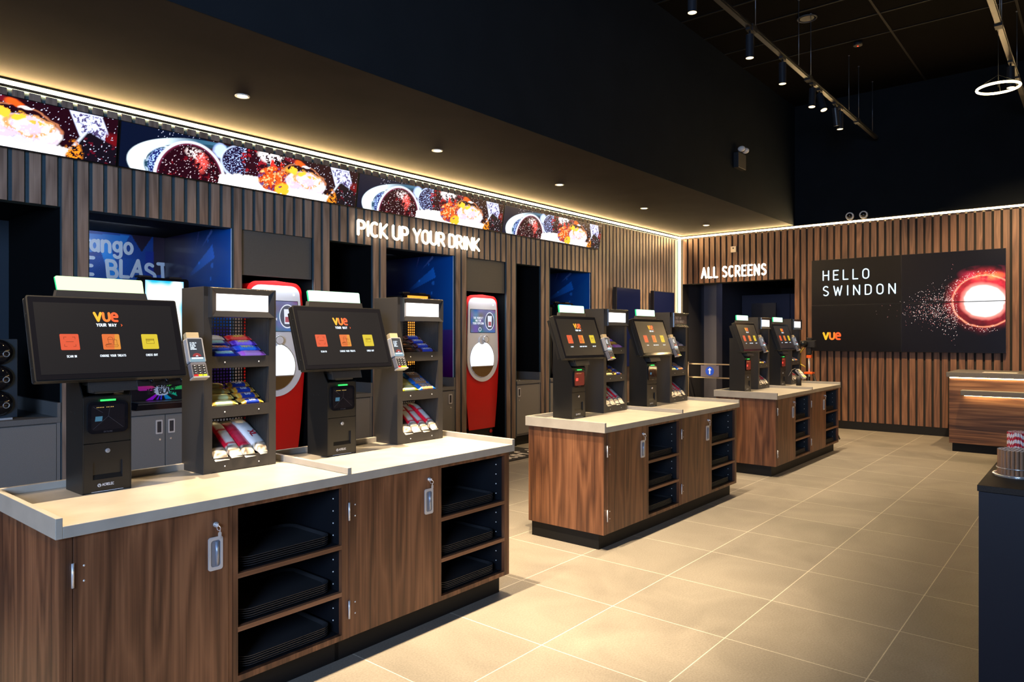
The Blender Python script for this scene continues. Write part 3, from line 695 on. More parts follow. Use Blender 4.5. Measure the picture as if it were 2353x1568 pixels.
    # tray with popcorn and drink
    ribbon(g, [(-.025, .126), (.020, .126), (.017, .119), (-.022, .119), (-.025, .126)], .0011, -.0019, I)
    ribbon(g, [(-.012, .130), (-.015, .148), (.004, .148), (.002, .130)], .0011, -.0019, I); ribbon(g, arc(-.0055, .148, .0095, .010, 0, 180, 8), .0011, -.0019, I)
    ribbon(g, [(.006, .128), (.006, .146), (.016, .146), (.016, .128)], .0011, -.0019, I); ribbon(g, [(.009, .146), (.009, .153)], .0011, -.0019, I)
    ribbon(g, [(-.022, .129), (-.004, .131)], .0022, -.0019, I)
    # card
    ribbon(g, [(.123, .131), (.152, .131), (.152, .150), (.123, .150), (.123, .131)], .0011, -.0019, I); ribbon(g, [(.123, .1455), (.152, .1455)], .0022, -.0019, I); ribbon(g, [(.126, .140), (.136, .140)], .0012, -.0019, I)
    text(g, 'SCAN IN', -.1415, .0805, .0075, .0015, -.0018, 5, align='c', gap=.22, xs=.85)
    text(g, 'CHOOSE YOUR TREATS', -.003, .0805, .0075, .0015, -.0018, 5, align='c', gap=.22, xs=.85)
    text(g, 'CHECK OUT', .137, .0805, .0075, .0015, -.0018, 5, align='c', gap=.22, xs=.85)
    g.build('touch_screen', [M_BLACKG, M_SCRN, M_VY, M_VA, M_VO, M_TXTW, M_AMBER, M_ORANGE, M_YELLOW, M_INK, M_AMBERL], t)
    # status light bar
    hb = MB(); hb.prism([(-.158, .725), (.168, .725), (.160, .754), (-.152, .754)], 'y', .050, .078); hb.build('light_bar_holder', M_STAND, t)
    lb = MB(); q = [(-.148, .754), (.156, .754), (.150, .800), (.145, .806), (-.150, .806), (-.156, .800)]; lb.prism(q, 'y', .058, .070, 0, 1); lb.build('light_bar', [bar, M_GREEN], t)
    # payment terminal
    p = MB(); p.M = T @ Matrix.Translation((.305, -.004, .045))
    p.prism(rrect(-.033, .033, 0, .103, .006), 'y', -.014, .012, 0); p.box(-.026, .026, .012, .022, .060, .128, 1); p.box(-.026, .026, -.006, .012, .1035, .130, 1)
    p.box(-.045, .01, .012, .05, -.01, .09, 2)
    pt = p.build('payment_terminal', [mat('terminal_silver', (0.36, 0.36, 0.38), 0.3, 0.3), mat('tan_bracket', (0.34, 0.27, 0.16), 0.5), M_BLACK], t, .001)
    d = MB(); d.M = p.M; d.add([(-.029, -.0146, .020), (.029, -.0146, .020), (.029, -.0146, .099), (-.029, -.0146, .099)], [(0, 1, 2, 3)], 0)
    for k, ln in enumerate(("IT'S TIME TO", 'GET LOST', 'IN THE BIG', 'SCREEN', 'EXPERIENCE')): text(d, ln, -.022, .079 - k * .0066, .0042, .0009, -.0152, 1, xs=.85, gap=.2)
    for rr_, mm in ((.018, 2), (.011, 3), (.005, 1)):
        pp = ell(0, .0235, rr_, rr_ * .8, 14, 0, 180); d.add([(a, -.0149 - .0001 * (4 - mm), c) for a, c in pp], [tuple(range(len(pp)))], mm)
    d.add([(-.031, -.0147, .001), (.031, -.0147, .001), (.031, -.0147, .019), (-.031, -.0147, .019)], [(0, 1, 2, 3)], 4)
    d.add([(-.023, -.0150, .013), (.023, -.0150, .013), (.023, -.0150, .0195), (-.023, -.0150, .0195)], [(0, 1, 2, 3)], 1)
    d.build('terminal_display', [emit('terminal_screen', (0.01, 0.03, 0.06), .6), M_TXTW, emit('terminal_red', (0.45, 0.02, 0.03), .6), emit('terminal_pink', (1, .25, .12), 1.0), emit('terminal_pale', (0.35, 0.6, 0.75), .5)], pt)
    kx = Matrix.Rotation(R(-4), 4, 'X')
    k_ = MB(); k_.M = T @ Matrix.Translation((.305, -.006, -.020)) @ kx
    k_.prism(rrect(-.032, .032, 0, .064, .008), 'y', -.016, .010, 0)
    for r_ in range(5):
        for c_ in range(3):
            x = -.0265 + c_ * .0185; z = .052 - r_ * .0105
            k_.prism(rrect(x, x + .0150, z - .0085, z, .0015, 2), 'y', -.0195, -.0155, 1 if r_ < 4 else 2 + c_)
            if r_ < 4: ribbon(k_, [(x + .006, z - .0043), (x + .0095, z - .0043)], .0022, -.0199, 5)
    k_.box(-.033, .033, -.022, .012, -.005, .001, 6)
    k_.build('keypad', [mat('keypad_grey', (0.10, 0.10, 0.12), 0.4), M_BLACK, mat('key_red', (.5, .01, .01), .4), mat('key_yellow', (.7, .5, .01), .4), mat('key_green', (.35, .6, .02), .4), M_WINK, MATS['terminal_silver']], pt)
    return t
def red_scanner(root):
    for ch in [o for o in bpy.data.objects if o.parent == root and o.name.startswith('scanner')]:
        me = ch.data.copy(); me.materials[1] = emit('scanner_window_red', (.28, .012, .006), .45); me.materials[3] = M_REDL; ch.data = me
def kname(i, k): return ('left' if k == 0 else 'right') + ' of two on the ' + ILAB[i]
KX = []
k0 = None; k1 = None
for i, (X, rel) in enumerate(zip(ISL, (.219, .240, .252))):
    for k in (0, 1):
        loc = (X + rel + 1.068 * k + .085, 2.872, ZT); KX.append(loc)
        lab = 'black order kiosk with tilted touch screen, ' + kname(i, k)
        if k0 is None: k0 = kiosk(lab, M_BARL1); k0.location = loc
        elif k1 is None: k1 = kiosk(lab, M_BARL); k1.location = loc
        else:
            q = dup(k1, loc, lab)
            if (i, k) != (1, 1): red_scanner(q)

# ------------------------------------------------------------------ snack stands
def stand(lab, lit=True):
    t = thing('snack_stand', lab, 'display stand', (0, 0, 0), 'snack stands on the islands')
    H = .795; D = .195; Wd = .340
    for x0, x1 in ((0, .003), (Wd - .003, Wd)):
        MB().box(x0, x1, 0, D, 0, H).build('side_panel', M_STAND, t, .0008)
    mb = MB(); mb.box(.003, .038, 0, .003, 0, H); mb.box(Wd - .035, Wd - .003, 0, .003, 0, H); mb.box(.003, Wd - .003, 0, D, H - .003, H); mb.box(.003, Wd - .003, .003, D, 0, .003); mb.box(.003, Wd - .003, .0, .003, .755, H - .003)
    mb.box(.036, .038, .003, D, .003, H - .003, 0); mb.box(Wd - .037, Wd - .035, .003, D, .003, H - .003, 0)
    for k in range(22): mb.box(Wd - .0385, Wd - .037, .012 + k * .008, .015 + k * .008, .06, .70, 0)
    mb.build('front_frame', M_STAND, t)
    # perforated back sheet
    mb = MB(); x0, x1, z0, z1 = .038, Wd - .037, .003, .70; p = .0145
    n = int((x1 - x0) / p); mz = int((z1 - z0) / p)
    for k in range(n + 1): mb.box(x0 + k * p, x0 + k * p + .0052, D - .004, D - .002, z0, z1)
    for k in range(mz + 1): mb.box(x0, x1, D - .0045, D - .0015, z0 + k * p, z0 + k * p + .0052)
    mb.build('perforated_back', M_BLACK, t)
    for z in (0, .234, .448):
        lz = z + (.062 if z == 0 else .050)
        sh = MB().prism([(.004, z + .006), (D - .006, z + .093), (D - .006, z + .096), (.004, z + .009)], 'x', .038, Wd - .037).build('tier', M_BLACK, t)
        mb = MB(); mb.box(.038, Wd - .035, .0005, .0035, z if z else .004, lz)
        mb.build('tier_lip', M_STAND, sh)
        mb = MB()
        for xx in (.095, .255): mb.ball((xx, .0, z + .024), (.0035, .002, .0035), 10, 6)
        mb.build('screws', M_STEEL, sh)
    # header box
    hx0, hx1, hz0, hz1 = .020, .319, .664, .793
    mb = MB(); o = [(hx0, hz0), (hx1, hz0), (hx1, hz1), (hx0, hz1)]; i_ = [(.047, .694), (.290, .694), (.290, .766), (.047, .766)]
    mb.add([(a, -.020, b) for a, b in o] + [(a, -.030, b) for a, b in [(hx0+.004, hz0+.004), (hx1-.004, hz0+.004), (hx1-.004, hz1-.004), (hx0+.004, hz1-.004)]] + [(a, -.018, b) for a, b in i_] + [(a, .0, b) for a, b in o],
           [(k, (k+1)%4, 4+(k+1)%4, 4+k) for k in range(4)] + [(4+k, 4+(k+1)%4, 8+(k+1)%4, 8+k) for k in range(4)] + [(k, (k+1)%4, 12+(k+1)%4, 12+k) for k in range(4)], 0)
    hd = mb.build('header_box', mat('header_frame', (0.022, 0.022, 0.024), 0.25), t)
    mb = MB(); mb.add([(a, -.0178, b) for a, b in i_], [(0, 1, 2, 3)], 0)
    text(mb, 'FANCY AN', .062, .737, .020, .0035, -.0182, 1, gap=.2); text(mb, 'EXTRA NIBBLE?', .062, .708, .020, .0035, -.0182, 1, gap=.2)
    mb.build('header_panel', [M_HEAD, emit('header_print', (1.0, .86, .78), 2.9)] if lit else [mat('header_unlit', (.09, .06, .055), .4), mat('header_print_unlit', (.6, .52, .48), .5)], hd)
    return t
SX = [(ISL[0] + .690), (ISL[0] + 1.756), (ISL[1] + .706), (ISL[1] + 1.774), (ISL[2] + .718), (ISL[2] + 1.786)]
sts = []
for i in range(3):
    for k in (0, 1):
        lab = 'dark metal three-tier snack stand, ' + kname(i, k); loc = (SX[i*2+k], 2.905, ZT)
        if i == 0 and k == 0: s0 = stand(lab); s0.location = loc
        elif i == 1 and k == 1:
            s3 = stand(lab + ', header unlit', False); s3.location = loc
        else: dup(s0, loc, lab)

# snack bars: crimped flow-wrap packets, painted
def packet(name, L, Wd, H, base, band, word, wcol, flip=False, seed=0, clear=False):
    nx, na = 26, 14; mb = MB(); vs = []; rs = np.random.RandomState(seed)
    cols = []
    for i in range(nx):
        u = i / (nx - 1); e = min(u, 1 - u); k = 0 if e < .07 else min(1, ((e - .07) / .14)) ** .5
        hh = .0012 + (H / 2) * k; ww = Wd / 2 * (1 - .06 * (1 - k))
        for j in range(na):
            a = 2 * math.pi * j / na; c, s_ = math.cos(a), math.sin(a)
            y = ww * (abs(c) ** .6) * (1 if c >= 0 else -1); z = hh * (abs(s_) ** .7) * (1 if s_ >= 0 else -1)
            wr = (rs.rand() - .5) * .0016 * (1 if k else .5)
            vs.append(((u - .5) * L, y, z + hh * .0 + wr))
            col = base
            if e < .07: col = tuple(min(1, q * 1.25 + .05) for q in base) if not clear else (.42, .36, .28)
            elif clear and u > .74: col = (.42, .37, .30) if rs.rand() > .35 else (.10, .08, .06)
            elif band is not None and s_ > -.2 and ((.18 < u < .78) and c * (1 if flip else -1) > -.25 and not clear or clear and abs(c - .2) < .45 and (word or i % 9 < 8)): col = band
            j_ = .86 + .28 * rs.rand(); cols.append(tuple(min(.9, q * j_ * 1.6) for q in col))
    b = mb.add(vs, [(i*na+j, (i+1)*na+j, (i+1)*na+(j+1)%na, i*na+(j+1)%na) for i in range(nx-1) for j in range(na)], 0, True)
    for i, c in enumerate(cols): mb.c[b + i] = c
    if word:
        sv = mb.M; mb.M = Matrix.Rotation(R(-90), 4, 'X'); h = Wd * .42
        while text_width(word, h, .9, .15) > L * .62: h *= .93
        text(mb, word, 0, -h / 2, h, h * .2, -(H / 2 + .0012), 1, align='c', gap=.15, xs=.9); mb.M = sv
    return mb.mesh(name, [M_WRAP, mat('wrap_ink_%d_%d_%d' % tuple(int(q * 99) for q in wcol), wcol, .4)])
PK = {
 'pink': ('pink snack bar', packet('snack_bar', .125, .036, .018, (.62, .12, .58), (.66, .24, .66), '', (1,1,1), seed=1)),
 'blue': ('bright blue snack bar', packet('snack_bar', .125, .036, .018, (.02, .06, .50), (.03, .16, .80), 'MISFITS', (.85, .75, .2), seed=2)),
 'violet': ('violet snack bar', packet('snack_bar', .125, .036, .018, (.07, .02, .34), (.22, .12, .62), 'MISFITS', (.85, .75, .2), seed=3)),
 'red': ('red snack bar', packet('snack_bar', .125, .036, .018, (.50, .01, .02), (.72, .07, .05), 'MISFITS', (.9, .7, .1), seed=4)),
 'navy': ('navy and white snack bar', packet('snack_bar', .125, .036, .018, (.01, .02, .22), (.25, .50, .75), '', (.8, .25, .05), True, seed=5)),
 'navyo': ('navy orange-lettered snack bar', packet('snack_bar', .125, .036, .018, (.01, .03, .28), (.02, .06, .42), 'CARAMEL', (.75, .22, .03), seed=6)),
 'silver': ('silver snack bar', packet('snack_bar', .125, .036, .018, (.55, .55, .56), (.7, .7, .7), '', (1,1,1), seed=7)),
 'gold': ('gold wrapped snack bar', packet('snack_bar', .125, .034, .018, (.62, .36, .07), (.85, .66, .25), '', (1,1,1), seed=8)),
 'bar': ('navy and orange snack bar', packet('snack_bar', .105, .034, .018, (.75, .25, .02), (.01, .03, .22), 'BAR', (.85, .85, .9), seed=9)),
 'dark': ('black orange-lettered snack bar', packet('snack_bar', .125, .034, .018, (.012, .010, .010), (.03, .012, .008), 'TWIX', (.62, .16, .03), seed=10)),
 'snick': ('brown white-lettered snack bar', packet('snack_bar', .125, .034, .018, (.05, .012, .014), (.02, .04, .30), 'SNICKERS', (.8, .8, .85), seed=11)),
 'orange': ('orange snack bar', packet('snack_bar', .125, .036, .018, (.80, .16, .02), (.85, .35, .05), '', (1,1,1), seed=12)),
 'lilac': ('lilac and white snack bar', packet('snack_bar', .125, .036, .018, (.16, .10, .30), (.52, .46, .66), '', (1,1,1), seed=13)),
 'yellowb': ('yellow snack bag', packet('snack_bag', .130, .060, .022, (.75, .50, .02), (.80, .68, .25), '', (1,1,1), seed=14)),
 'blueb': ('blue snack bag', packet('snack_bag', .135, .060, .022, (.01, .13, .50), (.45, .20, .08), 'ROLO', (.8, .8, .85), seed=15)),
 'redw': ('red and white sweet bag', packet('sweet_bag', .235, .066, .034, (.45, .005, .02), (.72, .72, .76), '', (1,1,1), seed=16, clear=True)),
 'blackw': ('black and clear sweet bag', packet('sweet_bag', .235, .074, .036, (.012, .014, .020), None, '', (1,1,1), seed=17, clear=True)),
 'white': ('white and red XL sweet bag', packet('sweet_bag', .235, .076, .034, (.70, .70, .74), (.72, .72, .76), 'XL', (.55, .01, .03), seed=18, clear=True)),
 'redp': ('red sweet bag', packet('sweet_bag', .235, .064, .032, (.50, .01, .03), (.58, .04, .08), '', (1,1,1), seed=19, clear=True)),
}
A_TOP = (['navy', 'navyo', 'navy', 'silver'], ['pink', 'blue', 'violet', 'red'])
A_MID = (['gold', 'gold', 'gold', 'gold'], ['bar', 'bar', 'bar', 'bar'])
A_BOT = ['blackw', 'redw', 'redp', 'white']
B_TOP = (['dark', 'dark', 'dark', 'dark'], ['snick', 'snick', 'snick', 'snick'])
B_MID = (['yellowb', 'yellowb'], ['blueb', 'blueb', 'blueb'])
B_BOT = ['blackw', 'redw', 'redw', 'redw']
C_TOP = (['silver', 'navy', 'orange', 'navy'], ['pink', 'orange', 'violet', 'red'])
D_TOP = (['lilac', 'lilac', 'lilac', 'silver'], ['lilac', 'lilac', 'lilac', 'lilac'])
CONT = [(A_TOP, A_MID, A_BOT), (B_TOP, B_MID, B_BOT), (C_TOP, A_MID, B_BOT), (D_TOP, B_MID, B_BOT), (C_TOP, A_MID, B_BOT), (D_TOP, B_MID, B_BOT)]
SN = ['nearest left stand', 'nearest right stand', 'middle left stand', 'middle right stand', 'farthest left stand', 'farthest right stand']
SN = [a.replace(' left', ' island left').replace(' right', ' island right') for a in SN]
RW = ['front', 'second', 'third', 'back']
def put(key, M, label, group):
    nm, me = PK[key]; o = bpy.data.objects.new(me.name.split('.')[0], me); COL.objects.link(o); o.matrix_world = M
    tag(o, nm + ', ' + label, 'snack' if 'bar' in me.name else 'sweet bag', group)
slope = math.atan2(.087, .185)
for si, (tp, md, bt) in enumerate(CONT):
    ox = SX[si]
    for tn, z0, c in (('top', .448, tp), ('middle', .234, md)):
        for side in (0, 1):
            L = c[side]; bag = len(L) < 4; stp = .042 if not bag else .056
            for r in range(len(L)):
                y = .030 + (.012 if bag else 0) + r * stp * .96; zz = z0 + .0105 + y * math.tan(slope) + .0125 + r * .004
                # the heap: two layers so that the packets show above the lip
                x = .106 + side * .132 + random.uniform(-.003, .003)
                M = Matrix.Translation((ox + x, 2.905 + y, ZT + zz + .022)) @ Matrix.Rotation(random.uniform(-.04, .04), 4, 'Z') @ Matrix.Rotation(slope + .05, 4, 'X')
                put(L[r], M, '%s row %s, %s tier, %s' % (RW[r], ('left', 'right')[side], tn, SN[si]), 'snacks on the stands')
                if r < len(L) and not bag:
                    M = Matrix.Translation((ox + x + random.uniform(-.002, .002), 2.905 + y, ZT + zz + .002)) @ Matrix.Rotation(slope + .02, 4, 'X')
                    put(L[r], M, 'beneath, %s row %s, %s tier, %s' % (RW[r], ('left', 'right')[side], tn, SN[si]), 'snacks on the stands')
    PL = ['leftmost', 'second from left', 'third from left', 'rightmost']
    for r, key in enumerate(bt):
        x = .074 + r * .064
        M = Matrix.Translation((ox + x, 2.905 + .088, ZT + .122 + (.006 if r % 2 else 0))) @ Matrix.Rotation(R(12 if si < 2 else 6) * (1 if r > 1 else .5) + random.uniform(-.08, .08), 4, 'Z') @ Matrix.Rotation(R(38), 4, 'X') @ Matrix.Rotation(R(-90), 4, 'Z')
        put(key, M, '%s, bottom tier, %s' % (PL[r], SN[si]), 'sweet bags on the bottom tiers')

# ------------------------------------------------------------------ bays along the left wall
def blast(U, V):
    C = np.zeros(U.shape + (3,)); C[:] = (0.005, 0.05, 0.30)
    n = vnoise(U, V, 6, 8, 5)
    C += (n[..., None] - .5) * np.array((.0, .03, .16))
    def poly(f, col, a=1):
        m = f.astype(float)[..., None] * a; C[:] = C * (1 - m) + np.array(col) * m
    x = 1.985 + U * 1.115; z = .82 + V * 1.525
    poly((z > 2.16 + (x - 2.5) * .15) & (z < 2.32 + (x - 2.5) * .05) & (x < 2.78 - (2.34 - z) * .5) & (x > 2.25), (0.01, 0.17, 0.62))
    poly((np.abs(x - 2.60 + (z - 2.1) * .35) < .05) & (z < 2.25) & (z > 1.7), (0.01, 0.25, 0.80))
    poly((np.abs(x - 2.885) < (z - 2.19) * .62), (0.012, 0.008, 0.03))
    poly((x > 2.99) & (x - 3.02 + (2.0 - z) * .35 < .08 + (z - 2.1) * .3) & (z > 1.98) & (z > 1.98 + (3.10 - x) * .2 - .02), (0.02, 0.012, 0.035))
    poly((x > 2.92) & (z < 2.2) & (x < 3.0), (0.004, 0.012, 0.28), .6)
    poly((z < 1.85), (0.01, 0.02, 0.16), .7)
    ht = ((np.floor(U * 150) + np.floor(V * 160)) % 2 == 0) & (x < 2.85) & (z < 2.12)
    poly(ht, (0.02, 0.16, 0.6), .35)
    return C[..., 0], C[..., 1], C[..., 2]
def streaks(U, V):
    """U 0 = back of the recess, 1 = front"""
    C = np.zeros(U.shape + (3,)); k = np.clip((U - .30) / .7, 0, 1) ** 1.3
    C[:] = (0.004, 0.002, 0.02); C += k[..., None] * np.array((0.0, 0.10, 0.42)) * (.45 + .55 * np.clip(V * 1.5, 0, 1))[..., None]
    def add(mask, col): C[:] = C + np.clip(mask, 0, 1)[..., None] * np.array(col)
    def streak(u0, v0, u1, v1, w, col):
        d = np.array((u1 - u0, v1 - v0)); l = np.hypot(*d); px = (U - u0) * d[0] / l + (V - v0) * d[1] / l; pd = np.abs(-(U - u0) * d[1] / l + (V - v0) * d[0] / l)
        add(((px > 0) & (px < l) & (pd < w * (px / l * .8 + .2))) * (px / l), col)
    streak(.58, .89, .74, .99, .012, (.12, .16, .35)); streak(.50, .90, .55, 1.0, .008, (.12, .08, .2))
    streak(.40, .72, .76, .86, .045, (.01, .14, .5)); streak(.45, .46, .72, .58, .02, (.01, .06, .3))
    for u, v, r in ((.74, .77, .018), (.72, .69, .012), (.74, .62, .018), (.55, .8, .01), (.68, .93, .01)): add((np.hypot(U - u, V - v) < r).astype(float), (.02, .12, .35))
    mg = (V < .38); add(mg * k, (.05, -.05, -.12)); add(((np.abs(U - .72) + np.abs(V - .22) * 2.2) < .14).astype(float), (.4, .0, .12))
    return np.clip(C[..., 0], 0, 1), np.clip(C[..., 1], 0, 1), np.clip(C[..., 2], 0, 1)
def grey_cabinet(lab, w_, handles, depth=1.28):
    t = thing('base_cabinet', lab, 'cabinet', (0, 0, 0), 'grey base cabinets along the left wall')
    MB().box(0, w_, .02, depth, .118, .776).box(w_ - .022, w_, 0, .02, .118, .776).build('carcass', M_GREYCAB, t)
    MB().box(0, w_, .04, .30, 0, .116).build('plinth', M_PLINTH, t)
    x = 0
    n = len(handles); dw = (w_ - .022) / n
    for k, side in enumerate(handles):
        a, b = k * dw + .003, (k + 1) * dw - .003
        dr = MB().box(a, b, 0, .018, .148, .770).build('door', M_GREYCAB, t, .001)
        if side:
            hx = b - .045 if side == 'r' else a + .045
            mb = MB(); o = rrect(hx - .026, hx + .026, .622, .732, .006); i_ = rrect(hx - .016, hx + .016, .634, .720, .003); q = len(o)
            mb.add([(c, -.004, d) for c, d in o] + [(c, -.004, d) for c, d in i_] + [(c, 0, d) for c, d in o], [(j, (j+1)%q, q+(j+1)%q, q+j) for j in range(q)] + [(j, (j+1)%q, 2*q+(j+1)%q, 2*q+j) for j in range(q)], 0)
            mb.add([(c, -.001, d) for c, d in i_], [tuple(range(q))], 1); mb.build('handle', [M_STEEL, mat('pull_shadow', (.06, .06, .07), .4, .5)], dr)
            MB().cyl((hx + (.006 if side == 'r' else -.006), -.004, .578), (hx + (.006 if side == 'r' else -.006), 0, .578), .008, 16).build('lock', M_CHROME, dr)
    return t
def grey_top(lab, w_, depth=1.28):
    t = thing('counter_top', lab, 'worktop', (0, 0, 0), 'grey worktops along the left wall')
    MB().box(0, w_, 0, depth, .778, .816).build('slab', M_GREYTOP, t, .001)
    mb = MB(); mb.box(w_ - .022, w_, 0, depth, .8162, .918); mb.box(0, w_ - .022, depth - .02, depth, .8162, .918); mb.build('upstand', M_GREYTOP, t)
    return t
BN = {0: 'in the far-left bay beside the cup domes', 1: 'in the bay with the BLAST poster', 3: 'in the black bay right of the first red machine', 4: 'in the blue bay between the red machines', 6: 'in the black bay right of the second red machine', 7: 'in the farthest blue bay'}
for bi, hd in ((0, [None]), (1, ['r', 'l']), (3, [None]), (4, ['l', 'r']), (6, ['l']), (7, ['r', 'l'])):
    a, b = BAYS[bi]
    if bi == 0: a = .1
    t = grey_cabinet('grey laminate base cabinet ' + BN[bi], b - a - .008, hd); t.location = (a + .004, 5.70, 0)
    t = grey_top('grey worktop ' + BN[bi], b - a - .006); t.location = (a + .003, 5.692, 0)
# printed graphics in the blue bays
for bi, nm in ((1, 'nearest blue bay'), (4, 'middle blue bay'), (7, 'farthest blue bay')):
    a, b = BAYS[bi]; off = a - 1.985; sc = (b - a) / 1.115
    mb = MB(); mb.grid((a, 6.992, .82), (b - a, 0, 0), (0, 0, 1.525), 170, 200, blast, 0)
    if bi == 1:
        for (s, x, z, h, wd, g) in (('Tango', 2.335 + off, 2.165, .16, .030, .2), ):
            text(mb, s, x, z, h, wd, 6.989, 1, gap=g, xs=.85)
        text(mb, 'ICE BLAST', 2.235 + off, 1.945, .150, .032, 6.989, 1, gap=.24, xs=.95, jig=.35)
    o = mb.build('wall_graphic', [M_POST, mat('poster_white', (0.50, 0.62, 0.80), .5)]); tag(o, 'blue printed graphic on the back wall of the ' + nm, 'graphic')
    mb = MB(); mb.grid((b - .003, 6.99, .92), (0, -1.26, 0), (0, 0, 1.425), 110, 130, streaks, 0)
    mb.box(b - .006, b - .0005, 5.722, 5.730, .92, 2.33, 1)
    o = mb.build('side_graphic', [M_POST, mat('graphic_edge', (.45, .6, .8), .4)]); tag(o, 'dark blue streaked graphic on the side wall of the ' + nm, 'graphic')

for bx in (3.548, 6.345): lamp('AREA', 'fascia_fill', (bx, 5.742, 1.918), 1.6, (.82, .9, 1), target=(bx, 5.70, 1.0), shape='RECTANGLE', size=.55, size_y=.015)  # added fill under the fascia panels, brightens the machine fronts; no real fitting
for bx, e_ in ((2.45, 3.6), (5.2, 1.2), (8.0, 1.2)):
    lamp('AREA', 'bay_fill', (bx, 6.35, 2.33), e_, (.75, .85, 1), target=(bx, 7.0, 1.7), shape='RECTANGLE', size=.5, size_y=.06)  # added fill inside the blue bays so their back graphics show; invented source
# frozen drink machines in the blue bays
def slush(lab, scr, detail=True):
    t = thing('frozen_drink_machine', lab, 'drink machine', (0, 0, 0), 'frozen drink machines')
    MB().box(-.26, .26, .12, .62, 0, .98).box(-.20, .20, .10, .50, .98, 1.02).build('cabinet', M_BLACK, t, .006)
    mb = MB(); mb.prism([(-.27, 0), (.27, 0), (.25, .055), (-.25, .055)], 'y', -.06, .12); mb.box(-.255, .255, -.062, -.058, .042, .048, 1); mb.box(-.24, .24, -.05, .10, .0545, .058, 1)
    mb.build('drip_tray', [M_BLACKG, mat('tray_rib', (.10, .11, .12), .3, .6)], t)
    def burst(U, V):
        x = (U - .5) * 3.2; y = (V - .45); r = np.hypot(x, y * 1.6); a = np.arctan2(y, x)
        k = (np.sin(a * 11 + 2 * np.sin(a * 3)) > .1) & (r < 1.1 + .3 * np.sin(a * 7)); h = (a / math.pi + 1) / 2
        C = np.zeros(U.shape + (3,)); C[:] = (.004, .004, .01)
        cc = np.stack([.5 + .5 * np.cos(2 * math.pi * (h + p)) for p in (.12, .42, .78)], -1) ** 1.6 * .8
        C[k] = cc[k]; C[r < .42] = (.72, .74, .80)
        return C[..., 0], C[..., 1], C[..., 2]
    mb = MB(); mb.M = Matrix.Translation((0, .10, .062)) @ Matrix.Rotation(R(-10), 4, 'X')
    mb.grid((-.24, 0, 0), (.48, 0, 0), (0, 0, .165), 120, 44, burst, 0)
    text(mb, 'Tango', 0, .100, .036, .0075, -.002, 1, align='c', gap=.2, xs=.9); text(mb, 'ICE BLAST', 0, .050, .040, .0085, -.002, 1, align='c', gap=.22, xs=.9, jig=.3)
    mb.build('front_sign', [M_POST, M_BLACK], t)
    mb = MB(); mb.prism(rrect(-.195, .195, .22, 1.045, .022), 'y', .06, .12, 0); fr = mb.build('display_housing', M_BLACKG, t)
    def sky(U, V):
        d = np.minimum(np.minimum(U, 1 - U) * 1.2, np.minimum(V, 1 - V) * 3); k = np.clip(d * 4 + vnoise(U, V, 5, 7, 3) - .35, 0, 1)
        return tuple(scr[i] * (1 - k) + (1, 1, 1)[i] * k if not isinstance(scr[3], str) else scr[i] + 0 * k for i in range(3))
    mb = MB(); mb.grid((-.152, .0585, .26), (.304, 0, 0), (0, 0, .762), 30, 60, sky, 0); mb.build('display', vcol('slush_screen', 1.5, .2), fr)
    for x in (-.14, .10): MB().box(x - .05, x + .05, .09, .16, 1.045, 1.060).build('top_vent', M_BLACK, t)
    mb = MB()
    for x in (-.12, 0, .12): mb.cyl((x, .02, .20), (x, .02, .24), .012, 12); mb.box(x - .006, x + .006, -.02, .03, .24, .27)
    mb.build('dispensing_taps', M_BLACKG, t)
    return t
for bi, nm, scr in ((1, 'white and blue screen, nearest blue bay', (.02, .35, .75, 0)), (4, 'orange screen, middle blue bay', (.95, .30, .03, 'flat')), (7, 'blue screen, farthest blue bay', (.01, .20, .55, 'flat'))):
    t = slush('black frozen drink machine with ' + nm, scr); t.location = ({1: 2.580, 4: 5.33, 7: 8.12}[bi], 5.76, .8165)

